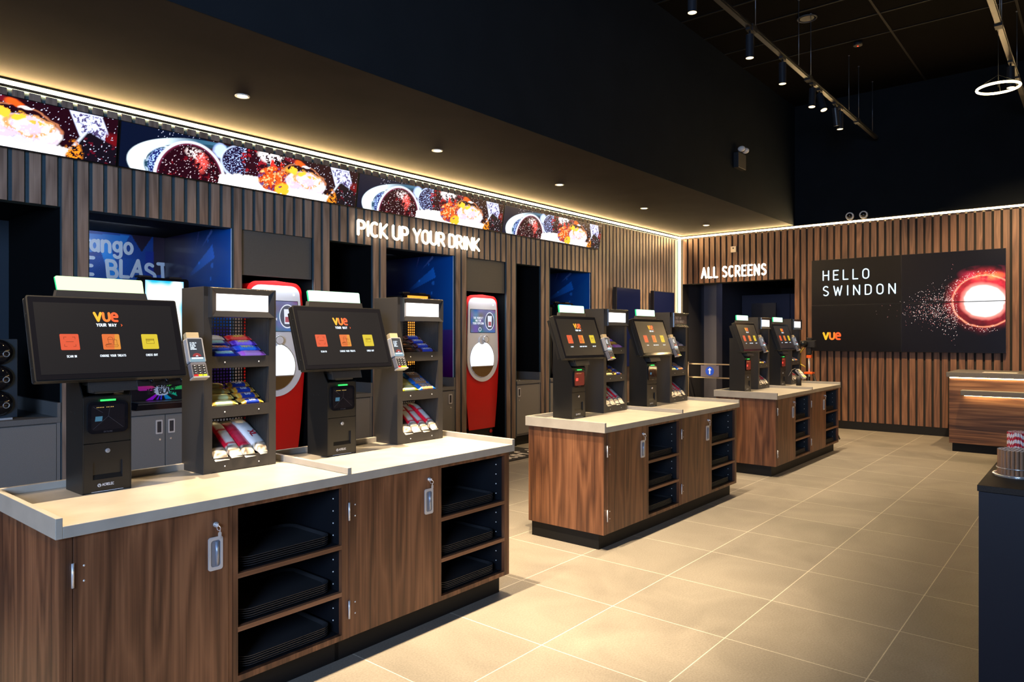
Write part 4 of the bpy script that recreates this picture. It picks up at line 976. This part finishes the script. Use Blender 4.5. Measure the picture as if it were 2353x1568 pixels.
# red fountain machines
def fountain(lab):
    t = thing('drink_machine', lab, 'drink machine', (0, 0, 0), 'red and white drink machines')
    def outline(s=1.0, top=1.885, bot=.28, inset=0.0):
        R_ = []
        prof = [(.222, bot), (.262, .62), (.300, 1.13), (.293, 1.40), (.276, 1.70), (.267, 1.76)] + [(.187 + .080 * math.cos(R(a)), 1.790 + .082 * math.sin(R(a))) for a in range(8, 91, 10)] + [(0, top)]
        P = [(x - inset, z) if x else (0, z - inset) for x, z in prof]
        return [(-x, z) for x, z in P[:-1]][::1] + [(0, P[-1][1])] + [(x, z) for x, z in reversed(P[:-1])]
    mb = MB(); mb.prism(outline(), 'y', 0, .62, 0); mb.build('body', M_RED, t, .012)
    # white fascia, oval lower end
    def fr(z): return float(np.interp(z, [1.08, 1.13, 1.40, 1.70, 1.78, 1.80, 1.815, 1.83, 1.84, 1.846, 1.850], [.272, .275, .268, .252, .243, .237, .228, .213, .196, .180, .150]))
    L = [(fr(z), z) for z in (1.13, 1.25, 1.4, 1.55, 1.7, 1.78, 1.80, 1.815, 1.83, 1.84, 1.846, 1.850)]
    low = [(.275 * math.cos(R(a)), 1.13 - .285 * math.sin(R(a))) for a in range(8, 173, 8)]
    poly = low + [(-x, z) for x, z in L] + [(x, z) for x, z in reversed(L)]
    mb = MB(); mb.prism(poly, 'y', -.014, .002, 0)
    mb.build('white_fascia', M_WHITE, t, .004)
    # opening
    ce = (-.015, 1.115)
    mb = MB(); mb.prism(ell(ce[0], ce[1], .222, .220, 40), 'y', -.0165, -.012, 0); mb.prism(ell(ce[0], ce[1], .213, .212, 40), 'y', -.0185, -.015, 1)
    op = mb.build('serving_alcove', [M_CHROME, mat('alcove_white', (.60, .64, .68), .2, emis=(.85, .93, 1), es=.75)], t)
    pr = [(x, z) for x, z in ell(ce[0], ce[1], .213, .212, 60) if z < 1.03]; pr.sort(key=lambda q: math.atan2(q[1] - 1.03, q[0] - ce[0])); 
    mb = MB(); mb.prism([(-.213, 1.03)] + [q for q in pr] + [(.183, 1.03)], 'y', -.0225, -.017, 0); mb.box(-.21, .18, -.035, -.018, 1.026, 1.034, 1); mb.build('drip_tray', [M_GOLD, M_CHROME], op)
    mb = MB(); mb.cyl((.02, -.05, 1.355), (.02, -.01, 1.355), .042, 28, 0); mb.cyl((.02, -.054, 1.355), (.02, -.05, 1.355), .034, 28, 1); mb.cyl((-.03, -.03, 1.345), (-.03, -.01, 1.345), .05, 28, 2); mb.build('nozzle', [M_CHROME, M_WHITE, M_WHITE], t)
    mb = MB(); mb.box(-.225, .225, -.0175, -.013, 1.433, 1.717, 0)
    mb.grid((-.22, -.0185, 1.438), (.44, 0, 0), (0, 0, .274), 50, 36, lambda U, V: tuple(np.clip(a + b * vnoise(U, V, 5, 4, s), 0, 1) for a, b, s in ((.03, .14, 1), (.07, .13, 2), (.12, .22, 3))), 1)
    for r_, m in ((.088, 2), (.080, 3)): pp = ell(.115, 1.575, r_ * .95, r_ * 1.25, 28); mb.add([(a, -.019 - .0004 * m, b) for a, b in pp], [tuple(range(28))], m)
    mb.prism([(.085, 1.505), (.145, 1.505), (.152, 1.64), (.078, 1.64)], 'y', -.0225, -.0205, 2); mb.box(.09, .14, -.0232, -.0225, 1.52, 1.57, 4)
    for k, s in enumerate(('THE PERFECT', 'MIX FOR', 'YOUR POPCORN')): text(mb, s, -.09, 1.600 - k * .032, .022, .005, -.0195, 2, align='c', gap=.2)
    mb.ring((-.06, -.0195, 1.475), (0, 1, 0), .022, .003, 24, 6, 2)
    mb.build('screen', [M_BLACKG, vcol('machine_screen', 1.0, .2), emit('machine_screen_white', (.8, .85, 1), .8), emit('machine_screen_deep', (.10, .12, .2), .5), emit('machine_screen_red', (.5, .1, .15), .6)], t)
    mb = MB(); mb.box(-.215, .215, .02, .60, 0, .285); bs = mb.build('base', M_BLACK, t)
    mb = MB(); mb.cyl((.175, .012, .225), (.175, .02, .225), .024, 24); mb.build('badge', M_RED, bs)
    mb = MB(); mb.ball((.185, -.014, 1.775), (.012, .004, .012), 14, 8); mb.build('sensor', emit('sensor_white', (.8, .9, 1), 1.2), t)
    return t
t = fountain('red and white drink machine, left one, behind the nearest island'); t.location = (3.548, 5.78, 0)
dup(t, (6.345, 5.78, 0), 'red and white drink machine, right one, in full view beside the dark bay')

# cup lid dispenser with three black domes
t = thing('lid_dispenser', 'dark panel with three glossy black domes at the left picture edge', 'dispenser', (1.43, 5.80, .8165))
MB().box(-.16, .135, 0, .10, .012, .555).build('panel', mat('dispenser_blue_black', (.02, .035, .05), .35), t, .004)
for z in (.115, .29, .465):
    dm = MB().ball((0, 0, 0), (.088, .075, .088), 28, 14).build('dome', M_BLACKG, t, loc=(.02, 0, z))
    MB().ring((.03, -.072, -.012), (0, 1, 0), .018, .003, 24, 8).build('dome_ring', mat('dome_ring_grey', (.35, .38, .42), .3, .6), dm)
MB().box(-.12, .10, -.02, .12, 0, .012).build('foot', M_STEEL, t)
o = MB().box(1.0, 1.845, 6.9, 6.94, .90, 2.34).build('partition_panel', mat('panel_blue_black', (.018, .030, .045), .7)); tag(o, 'dark blue partition panel at the back of the far-left bay', 'panel')

# small things
t = MB()
rs = random.Random(3)
for k in range(5):
    x = rs.uniform(0, .10); y = rs.uniform(0, .05); t.tube([(x + .012 * math.cos(a), y + .012 * math.sin(a), .004 + .002 * k) for a in [q * .9 for q in range(6)]], .003, 6)
o = t.build('cable_ties', mat('white_plastic', (.6, .57, .5), .5)); o.location = (6.955, 5.74, .8165); tag(o, 'small heap of white plastic bits on the grey worktop, second black bay', 'clutter')
mb = MB(); mb.prism(rrect(0, .95, 0, .60, .02), 'z', .001, .008, 0)
mb.M = Matrix.Translation((.07, .09, .0088)) @ Matrix.Rotation(R(-90), 4, 'X')
text(mb, 'Coca-Cola', 0, 0, .26, .040, 0, 1, gap=.14, xs=.62)
o = mb.build('floor_mat', [mat('mat_black', (.010, .010, .011), .9), mat('mat_white', (.55, .53, .50), .8)]); o.location = (5.86, 5.04, 0); tag(o, 'black floor mat with white script before the right red machine', 'mat')

# wall posters / portrait screens on the slats
for x, nm in ((9.143, 'left of the pair'), (10.289, 'right of the pair, nearest the corner')):
    t = thing('portrait_screen', 'dark blue portrait screen on left wall slats, ' + nm, 'screen', (x, 5.60, .92), 'portrait screens on the slatted wall')
    MB().box(0, .715, 0, .06, 0, 1.215).build('housing', M_BLACK, t, .003)
    MB().box(.010, .705, -.001, .001, .01, 1.205).build('glass', mat('portrait_glass', (.008, .010, .03), .15, emis=(.05, .16, .9), es=.02), t)
    MB().box(.2, .5, .06, .092, .4, .8).build('mount', M_BLACK, t)

# emergency twin-head light on the drop wall
t = thing('emergency_light', 'black twin-head emergency light on the dark upper wall', 'light', (9.08, 3.71, 3.60))
MB().box(-.13, .13, -.07, 0, 0, .20).build('box', M_BLACK, t, .006)
for x in (-.03, .10):
    h_ = MB().ball((x, -.07, .255), (.038, .05, .038), 18, 10).build('lamp_head', mat('lamp_head_white', (.75, .68, .6), .4), t)
    MB().cyl((x, -.05, .19), (x, -.05, .23), .008, 8).build('stem', M_BLACK, t)
# security cameras
for y, nm in ((2.904, 'left'), (2.713, 'right')):
    t = thing('dome_camera', nm + ' of two round security cameras above the far LED strip', 'camera', (11.365, y, 3.19), 'security cameras above the LED strip')
    mb = MB(); mb.M = Matrix.Rotation(R(-90), 4, 'Y'); mb.cyl((0, 0, 0), (0, 0, .03), .062, 28, 0, .055); mb.ring((0, 0, .03), (0, 0, 1), .048, .010, 28, 8, 0); mb.build('collar', mat('camera_white', (.88, .85, .8), .35), t)
    mb = MB(); mb.M = Matrix.Rotation(R(-90), 4, 'Y'); mb.ball((0, 0, .030), (.040, .040, .034), 24, 12); mb.build('dome', M_BLACKG, t)
t = thing('wall_sensor', 'small cream square sensor on the slats above ALL SCREENS', 'sensor', (11.35, 4.70, 2.835))
MB().box(-.015, .01, -.045, .045, -.05, .05).build('case', mat('sensor_cream', (.75, .62, .48), .5), t, .003)
MB().cyl((-.018, 0, .018), (-.013, 0, .018), .012, 14).build('lens', M_BLACK, t)

# video wall
VY = (3.43, 2.2025, .975); VZ = (1.166, 1.860, 2.553)
def fire(yw, zw):
    C = np.zeros(yw.shape + (3,)); C[:] = (.0010, .0010, .0026)
    a_ = (3.5 - yw) / 2.5; b_ = (zw - 1.1) / 1.5
    n = fbm(a_, b_, 9, 1.6, 31); n2 = fbm(a_, b_, 20, 1.6, 37)
    x = -(yw - 1.215); z = zw - 1.862; r = np.hypot(x / .362, z / .345); rn = r + (n - .5) * .30
    th = np.arctan2(z, x)
    k = np.clip((1.38 - rn) / .34, 0, 1) ** 2 * (.55 + .45 * n2); side = np.clip(.55 + z * 1.2 + .15 * np.cos(th), .15, 1)
    C += (k * side * (.5 + n2))[..., None] * np.array((.55, .02, .03))
    k = np.clip(1 - np.abs(r + (n2 - .5) * .05 - 1.0) / .05, 0, 1) ** 1.5; C += k[..., None] * np.array((1.0, .30, .16)) * (.5 + .6 * n2)[..., None]
    rn = r + (n - .5) * .14
    k = np.clip((.80 - rn) / .20, 0, 1); C += k[..., None] * np.array((.85, .28, .22))
    k = np.clip((.66 - rn) / .20, 0, 1); C += k[..., None] * np.array((1, 1, 1)) * 1.6
    k = np.clip(1 - np.hypot((x - .02) / .34, (z - .37) / .12), 0, 1) * np.clip((n - .40) * 6, 0, 1); C += k[..., None] * np.array((.55, .02, .06))
    k = np.clip(1 - np.hypot((x - .05) / .22, (z - .33) / .07), 0, 1) * np.clip((n2 - .35) * 5, 0, 1); C += k[..., None] * np.array((1.0, .22, .02))
    return np.clip(C, 0, 1)
DOTS = []
rs = random.Random(8)
for k in range(900):
    d = abs(rs.gauss(0, .28)); y = 1.52 + d; z = 1.80 + rs.gauss(0, .085 + .12 * math.exp(-d * 3)) - .02; 
    DOTS.append((y, z, rs.choice((.0018, .0025, .0035)), rs.random()))
for k in range(260):
    a = rs.uniform(70, 290); q = rs.uniform(.98, 1.2); DOTS.append((1.215 - .362 * q * math.cos(R(a)), 1.862 + .345 * q * math.sin(R(a)), .003, rs.random()))
MY = Matrix.Rotation(R(-90), 4, 'Z')          # own x -> world -y, facing -x
for r_, zn in ((1, 'upper'), (0, 'lower')):
    for c_, yn in ((0, 'left'), (1, 'right')):
        ya, yb = VY[c_] - .0015, VY[c_+1] + .0015; za, zb = VZ[r_] + .0015, VZ[r_+1] - .0015
        what = {(1, 0): 'with the words HELLO SWINDON', (0, 0): 'with the small orange logo', (1, 1): 'with the upper half of the fireball', (0, 1): 'with the lower half of the fireball'}[(r_, c_)]
        t = thing('video_wall_panel', '%s %s video wall screen %s' % (zn, yn, what), 'screen', (11.275, 0, 0), 'video wall on the far wall')
        MB().box(0, .05, yb, ya, za, zb).build('housing', M_DISPF, t)
        mb = MB(); d = .004
        if c_ == 1:
            fn = lambda U, V: [q for q in np.moveaxis(fire(ya - d - U * (ya - yb - 2*d), za + d + V * (zb - za - 2*d)), -1, 0)]
            mb.grid((-.001, ya - d, za + d), (0, -(ya - yb - 2*d), 0), (0, 0, zb - za - 2*d), 200, 130, fn, 0)
        else: mb.grid((-.001, ya - d, za + d), (0, -(ya - yb - 2*d), 0), (0, 0, zb - za - 2*d), 2, 2, lambda U, V: (U*0+.0014, U*0+.0011, U*0+.0013), 0)
        for (y, z, s, q) in DOTS:
            if yb + .01 < y < ya - .01 and za + .01 < z < zb - .01: mb.add([(-.002, y - s, z - s), (-.002, y + s, z - s), (-.002, y + s, z + s), (-.002, y - s, z + s)], [(0, 1, 2, 3)], 1 if q > .5 else 2)
        mb.M = MY
        if (r_, c_) == (1, 0):
            for s, z0, x1 in (('HELLO', 2.243, -2.627), ('SWINDON', 2.008, -2.279)):
                h = .138; x0 = -3.260; n_ = len(s); W0 = sum(GL[c][0] for c in s) * h; gp = ((x1 - x0) - W0) / (n_ - 1) / h
                text(mb, s, x0, z0, h, .0165, -.003, 3, gap=gp, xs=1.0)
        if (r_, c_) == (0, 0): vue_logo(mb, -3.269, 1.335, .120, -.003, (4, 5, 6))
        mb.build('screen', [M_VW, emit('spark_white', (1, .8, .75), 1.2), emit('spark_red', (.7, .22, .2), .9), emit('hello_text', (.60, .85, 1.0), 1.6), M_VY, M_VA, M_VO], t)
t = thing('video_wall_panel', 'dark screen cut off at the right picture edge', 'screen', (11.28, 0, 0))
MB().box(0, .05, -.45, .785, 1.10, 2.25).build('housing', M_DISPF, t); MB().box(-.002, 0, -.44, .775, 1.11, 2.24).build('glass', M_SCRN, t)

# barrier rails and plexiglass arrow sign in the doorway
t = thing('barrier', 'waist-high barrier of two pale rails across the dark doorway', 'barrier', (11.6, 3.75, 0))
for z in (.675, .908): MB().box(-.015, .015, 0, 1.90, z - .010, z + .010).build('rail', mat('rail_metal', (.55, .45, .33), .35, .6), t)
for y in (.01, 1.89): MB().cyl((0, y, 0), (0, y, .94), .02, 12).build('post', MATS['rail_metal'], t)
t = thing('arrow_sign', 'clear plastic sign with white arrow on blue disc, hung on barrier', 'sign', (11.565, 5.213, .79))
mb = MB(); mb.box(-.003, .003, -.165, .165, -.098, .098); mb.build('clear_panel', mat('clear_acrylic', (.30, .28, .42), .15, trans=.6), t)
mb = MB(); mb.M = MY; pp = ell(0, 0, .078, .078, 32); mb.add([(a, -.0045, b) for a, b in pp], [tuple(range(32))], 0)
mb.add([(a, -.0055, b) for a, b in ((-.010, -.052), (.010, -.052), (.010, .018), (-.010, .018))], [(0, 1, 2, 3)], 1); mb.add([(a, -.0055, b) for a, b in ((-.032, .016), (.032, .016), (0, .056))], [(0, 1, 2)], 1)
mb.build('arrow_disc', [mat('sign_blue', (.01, .06, .45), .4, emis=(.01, .06, .5), es=.35), mat('sign_white', (.8, .8, .85), .4, emis=(.8, .8, .9), es=.35)], t)

# photo camera on a tripod behind the farthest island
t = thing('tripod_camera', 'photo camera on a black tripod with orange clamps behind farthest island', 'camera on tripod', (10.2, 3.135, 0))
b = MB().box(-.04, .04, -.085, .07, 1.235, 1.335).box(-.03, .03, -.04, .03, 1.335, 1.372).build('camera_body', M_BLACK, t, .006)
MB().cyl((-.03, .03, 1.285), (-.10, .10, 1.285), .042, 20, 0).cyl((-.10, .10, 1.285), (-.125, .125, 1.285), .050, 20, 0).build('lens', mat('lens_black', (.015, .017, .02), .25), b)
MB().box(-.03, .03, -.03, .03, 1.14, 1.235).ball((0, 0, 1.16), (.035, .035, .035), 14, 8).build('ball_head', M_BLACK, t)
oc = mat('orange_clamp', (.85, .12, .01), .4)
MB().cyl((0, 0, 1.14), (0, 0, .83), .012, 12).build('centre_column', M_STEEL, t)
MB().box(-.03, .03, -.03, .03, 1.09, 1.13).box(-.025, .025, -.025, .025, 1.17, 1.19).build('clamp', oc, t)
MB().box(-.055, .055, -.055, .055, .865, .895).build('leg_collar', oc, t, .004)
for a in (20, 140, 260):
    e = (.42 * math.cos(R(a)), .42 * math.sin(R(a)), 0.0); m = (e[0] * .12, e[1] * .12, .87)
    MB().cyl(m, (e[0], e[1], .012), .014, 10, 0, .009).ball((e[0], e[1], .012), (.012, .012, .012), 8, 6).build('leg', M_BLACK, t)
MB().tube([(.02, .06, 1.25), (.03, .14, 1.15), (.02, .12, 1.0), (0, .05, .96)], .008, 8).build('strap', mat('yellow_strap', (.45, .35, .02), .6), t)

# handheld payment device on a black post, farthest island
t = thing('card_machine', 'card machine on black post at the front of the farthest island', 'card machine', (8.62, 2.77, ZT))
MB().cyl((0, 0, 0), (0, 0, .115), .030, 20).build('post', M_BLACK, t)
mb = MB(); mb.M = Matrix.Translation((.02, -.02, .135)) @ Matrix.Rotation(R(-20), 4, 'Z') @ Matrix.Rotation(R(-48), 4, 'X'); mb.prism(rrect(-.030, .030, -.07, .075, .008), 'y', -.012, .012, 0); mb.box(-.024, .024, -.0145, -.012, .0, .065, 1); mb.box(-.022, .022, -.0145, -.012, -.055, -.042, 2)
mb.build('handset', [MATS['terminal_silver'], M_BLACKG, mat('key_lime', (.45, .75, .05), .4)], t)
MB().tube([(0, .01, .17), (-.06, .02, .205), (-.14, .03, .19), (-.21, .05, .12)], .0028, 8).build('cable', mat('cable_grey', (.12, .11, .10), .5), t)

# ------------------------------------------------------------------ reception desk
t = thing('reception_desk', 'walnut reception desk with lit ledges before the far wall', 'desk', (9.97, 1.43, 0))
W_ = 3.4
MB().box(0, .85, -W_, 0, .103, .898).build('body', W_DESK, t, .002)
MB().box(.03, .80, -W_ + .03, -.03, 0, .103).build('plinth', M_PLINTH, t)
MB().box(-.03, .88, -W_ - .02, .025, .899, .958).build('desktop', mat('desk_stone', (.16, .15, .135), .4, var=.15, vscale=150), t, .004)
MB().box(-.14, 0, -W_, -.135, .690, .752).build('ledge', MATS['desk_stone'], t, .006)
MB().box(-.020, -.004, -W_, -.01, .888, .898).build('upper_light_strip', emit('desk_led', (1.0, .72, .35), 26), t)
MB().box(-.035, -.010, -W_, -.16, .681, .689).build('lower_light_strip', emit('desk_led_low', (1.0, .72, .35), 26), t)
o = MB().box(0, .22, -.34, 0, 0, .003).build('paper_sheet', mat('paper', (.7, .65, .58), .6)); o.location = (10.02, 1.10, .9585); tag(o, 'white paper sheet lying on the reception desk', 'paper')

# ------------------------------------------------------------------ straw station, right foreground
BX, BY, BZ = 2.771, .318, .90
t = thing('condiment_unit', 'dark navy box unit in the right foreground', 'counter', (BX, BY, 0))
MB().box(0.004, 1.2, -.9, -.004, 0, .878).build('body', mat('navy_laminate', (.0022, .0035, .013), .45), t)
MB().box(0, 1.204, -.904, 0, .880, BZ).build('top', mat('charcoal_top', (.030, .028, .027), .65, spec=.15, var=.15, vscale=200), t, .001)
BR = mat('brown_paper_straw', (.27, .15, .085), .6, var=.12, vscale=400); 
m_, nt, b = base_mat('striped_paper_straw'); N = nt.nodes
tc = N.new('ShaderNodeTexCoord'); wv = N.new('ShaderNodeTexWave'); wv.bands_direction = 'DIAGONAL'; wv.inputs['Scale'].default_value = 26; rp = N.new('ShaderNodeValToRGB'); rp.color_ramp.interpolation = 'CONSTANT'
rp.color_ramp.elements[0].color = (.72, .66, .66, 1); rp.color_ramp.elements[1].color = (.50, .006, .03, 1); rp.color_ramp.elements[1].position = .55
nt.links.new(tc.outputs['Object'], wv.inputs['Vector']); nt.links.new(wv.outputs['Fac'], rp.inputs[0]); nt.links.new(rp.outputs[0], b.inputs['Base Color']); MATS['striped_paper_straw'] = m_
def straw(r, h, m_, name, lab, grp, hollow=True):
    mb = MB(); mb.cyl((0, 0, 0), (0, 0, h), r, 14, 0, caps=False); mb.cyl((0, 0, .002), (0, 0, h), r * .82, 14, 1, caps=False)
    a = [(r * math.cos(q * math.pi / 7), r * math.sin(q * math.pi / 7), h) for q in range(14)]; c = [(x * .82, y * .82, h) for x, y, _ in a]
    mb.add(a + c, [(k, (k+1)%14, 14+(k+1)%14, 14+k) for k in range(14)], 1)
    return tag(mb.build(name, [m_, mat('straw_paper_edge', (.62, .52, .45), .6)]), lab, 'straw', grp)
def holder(lab, x, y, r):
    t = thing('straw_holder', lab, 'holder', (x, y, BZ), 'wire straw holders')
    mb = MB(); mb.cyl((0, 0, 0), (0, 0, .004), r + .010, 32, 0); mb.ring((0, 0, .006), (0, 0, 1), r + .010, .0035, 40, 8); mb.build('dish', M_CHROME, t)
    MB().ring((0, 0, .030), (0, 0, 1), r + .001, .0018, 40, 6).build('hoop', M_CHROME, t)
    return t
hx, hy = 3.035, .232
holder('round chrome holder full of brown paper straws', hx, hy, .058)
MB0 = None
def bundle(cx, cy, R0, r, h, m_, nm, lab, grp, seed):
    rs = random.Random(seed); first = None; pts = [(0, 0)]
    k = 1
    while (k * 2.02 * r) < R0:
        rad = k * 2.02 * r; n = int(2 * math.pi * rad / (2.03 * r))
        pts += [(rad * math.cos(2*math.pi*i/n + k), rad * math.sin(2*math.pi*i/n + k)) for i in range(n)]; k += 1
    for i, (x, y) in enumerate(pts):
        lc = (cx + x, cy + y, BZ + .0042); 
        if first is None: first = straw(r, h, m_, nm, lab, grp); first.location = lc
        else: c = first.copy(); COL.objects.link(c); c.location = lc; c.rotation_euler = (0, 0, rs.random() * 6); c.scale = (1, 1, rs.uniform(.985, 1.0))
bundle(hx, hy, .056, .0062, .089, BR, 'paper_straw', 'brown paper straw in the bundle on the navy unit', 'brown paper straws', 5)
holder('round chrome holder of red and white straws behind the brown ones', hx + .17, hy - .004, .050)
bundle(hx + .17, hy - .004, .050, .0042, .133, MATS['striped_paper_straw'], 'striped_straw', 'red and white striped straw behind the brown bundle', 'striped paper straws', 6)

# ------------------------------------------------------------------ ceiling fittings
GM = mat('track_metal', (.035, .033, .032), .35, .7)
def track(lab, y, x0, x1, rods):
    t = thing('lighting_track', lab, 'light track', (0, y, 4.25), 'suspended lighting tracks')
    MB().box(x0, x1, -.022, .022, -.02, .02).box(x0, x1, -.030, -.024, -.004, .004).build('rail', GM, t)
    for x in rods: MB().cyl((x, 0, .02), (x, 0, .748), .0035, 8).ball((x, 0, .745), (.012, .012, .006), 8, 5).build('suspension_rod', mat('rod_metal', (.25, .25, .27), .3, .8), t)
    for x in rods[::2]: MB().box(x - .14, x - .04, -.03, .03, -.034, .026).build('connector', M_BLACK, t)
    return t
track('long suspended lighting track with spot lamps, left one', 2.5, -2, 11.15, [.8, 2.3, 3.9, 5.6, 6.55, 7.78, 8.19, 9.73, 10.20, 10.94])
track('suspended lighting track at the right picture edge', .73, -2, 10.9, [1.5, 3.2, 5.0, 6.4, 7.9, 8.05, 9.6])
def spot(lab, x, y, tilt, tz):
    t = thing('spot_lamp', lab, 'spot lamp', (x, y, 4.23), 'black cylinder spot lamps on the tracks')
    MB().box(-.05, .05, -.02, .02, -.02, 0).cyl((0, 0, -.02), (0, 0, -.07), .009, 10).build('adapter', M_BLACK, t)
    M = Matrix.Translation((0, 0, -.06)) @ Matrix.Rotation(tz, 4, 'Z') @ Matrix.Rotation(tilt, 4, 'Y')
    mb = MB(); mb.M = M; mb.cyl((0, 0, 0), (0, 0, -.21), .036, 24, caps=False); mb.cyl((0, 0, 0), (0, 0, .004), .036, 24); mb.cyl((0, 0, -.17), (0, 0, -.17 - .001), .036, 24); s = mb.build('barrel', mat('spot_barrel', (.018, .020, .026), .35), t)
    mb = MB(); mb.M = M; mb.cyl((0, 0, -.172), (0, 0, -.208), .010, 24, 0, .034, caps=False); mb.cyl((0, 0, -.174), (0, 0, -.178), .014, 16, 0); mb.build('reflector', emit('spot_reflector', (1, .72, .35), 3.0), s)
SL = [(5.22, 'first lamp at the top picture edge', 0, 0), (6.41, 'second lamp from the camera', 0, 0), (7.28, 'third lamp from the camera', .0, 0), (8.25, 'fourth lamp from the camera', .12, 0), (8.50, 'fifth lamp, tilted', .35, 1.0), (9.12, 'sixth lamp, tilted back', .25, 3.0), (9.33, 'seventh and farthest lamp', 0, 0)]
for x, l, ti, tz in SL: spot('black cylinder spot lamp on left track, ' + l, x, 2.5, ti, tz)
spot('black cylinder spot lamp on the right-hand track', 8.9, .73, 0, 0)
# ring pendant
rx, ry, rz = 8.0, .76, 3.70
t = thing('ring_pendant', 'glowing round ring pendant hanging at the right picture edge', 'pendant light', (7.93, .745, 3.70))
MB().ring((0, 0, 0), (0, 0, 1), .168, .011, 64, 10).build('ring', M_RING, t)
MB().cyl((0, 0, .008), (0, 0, .53), .002, 6).tube([(0, 0, .12), (.168, 0, .011)], .0015, 6).tube([(0, 0, .12), (-.084, .145, .011)], .0015, 6).tube([(0, 0, .12), (-.084, -.145, .011)], .0015, 6).build('cable', mat('pendant_cable', (.03, .03, .03), .5), t)
t = thing('ceiling_speaker', 'round dark speaker in the black ceiling', 'speaker', (8.268, 2.816 - .25, 4.99))
mb = MB(); mb.ring((0, 0, -.004), (0, 0, 1), .10, .008, 36, 8, 0); mb.cyl((0, 0, -.006), (0, 0, 0), .075, 28, 0); mb.build('grille', mat('speaker_black', (.05, .05, .055), .5), t)
t = thing('smoke_detector', 'small smoke detector with a red light on the black ceiling', 'detector', (9.35, 2.30, 4.99))
MB().cyl((0, 0, -.04), (0, 0, 0), .05, 24, 0).build('case', M_BLACK, t); MB().ball((0, 0, -.045), (.010, .010, .006), 10, 6).build('indicator', emit('detector_red', (.9, .05, .02), 1.5), t)
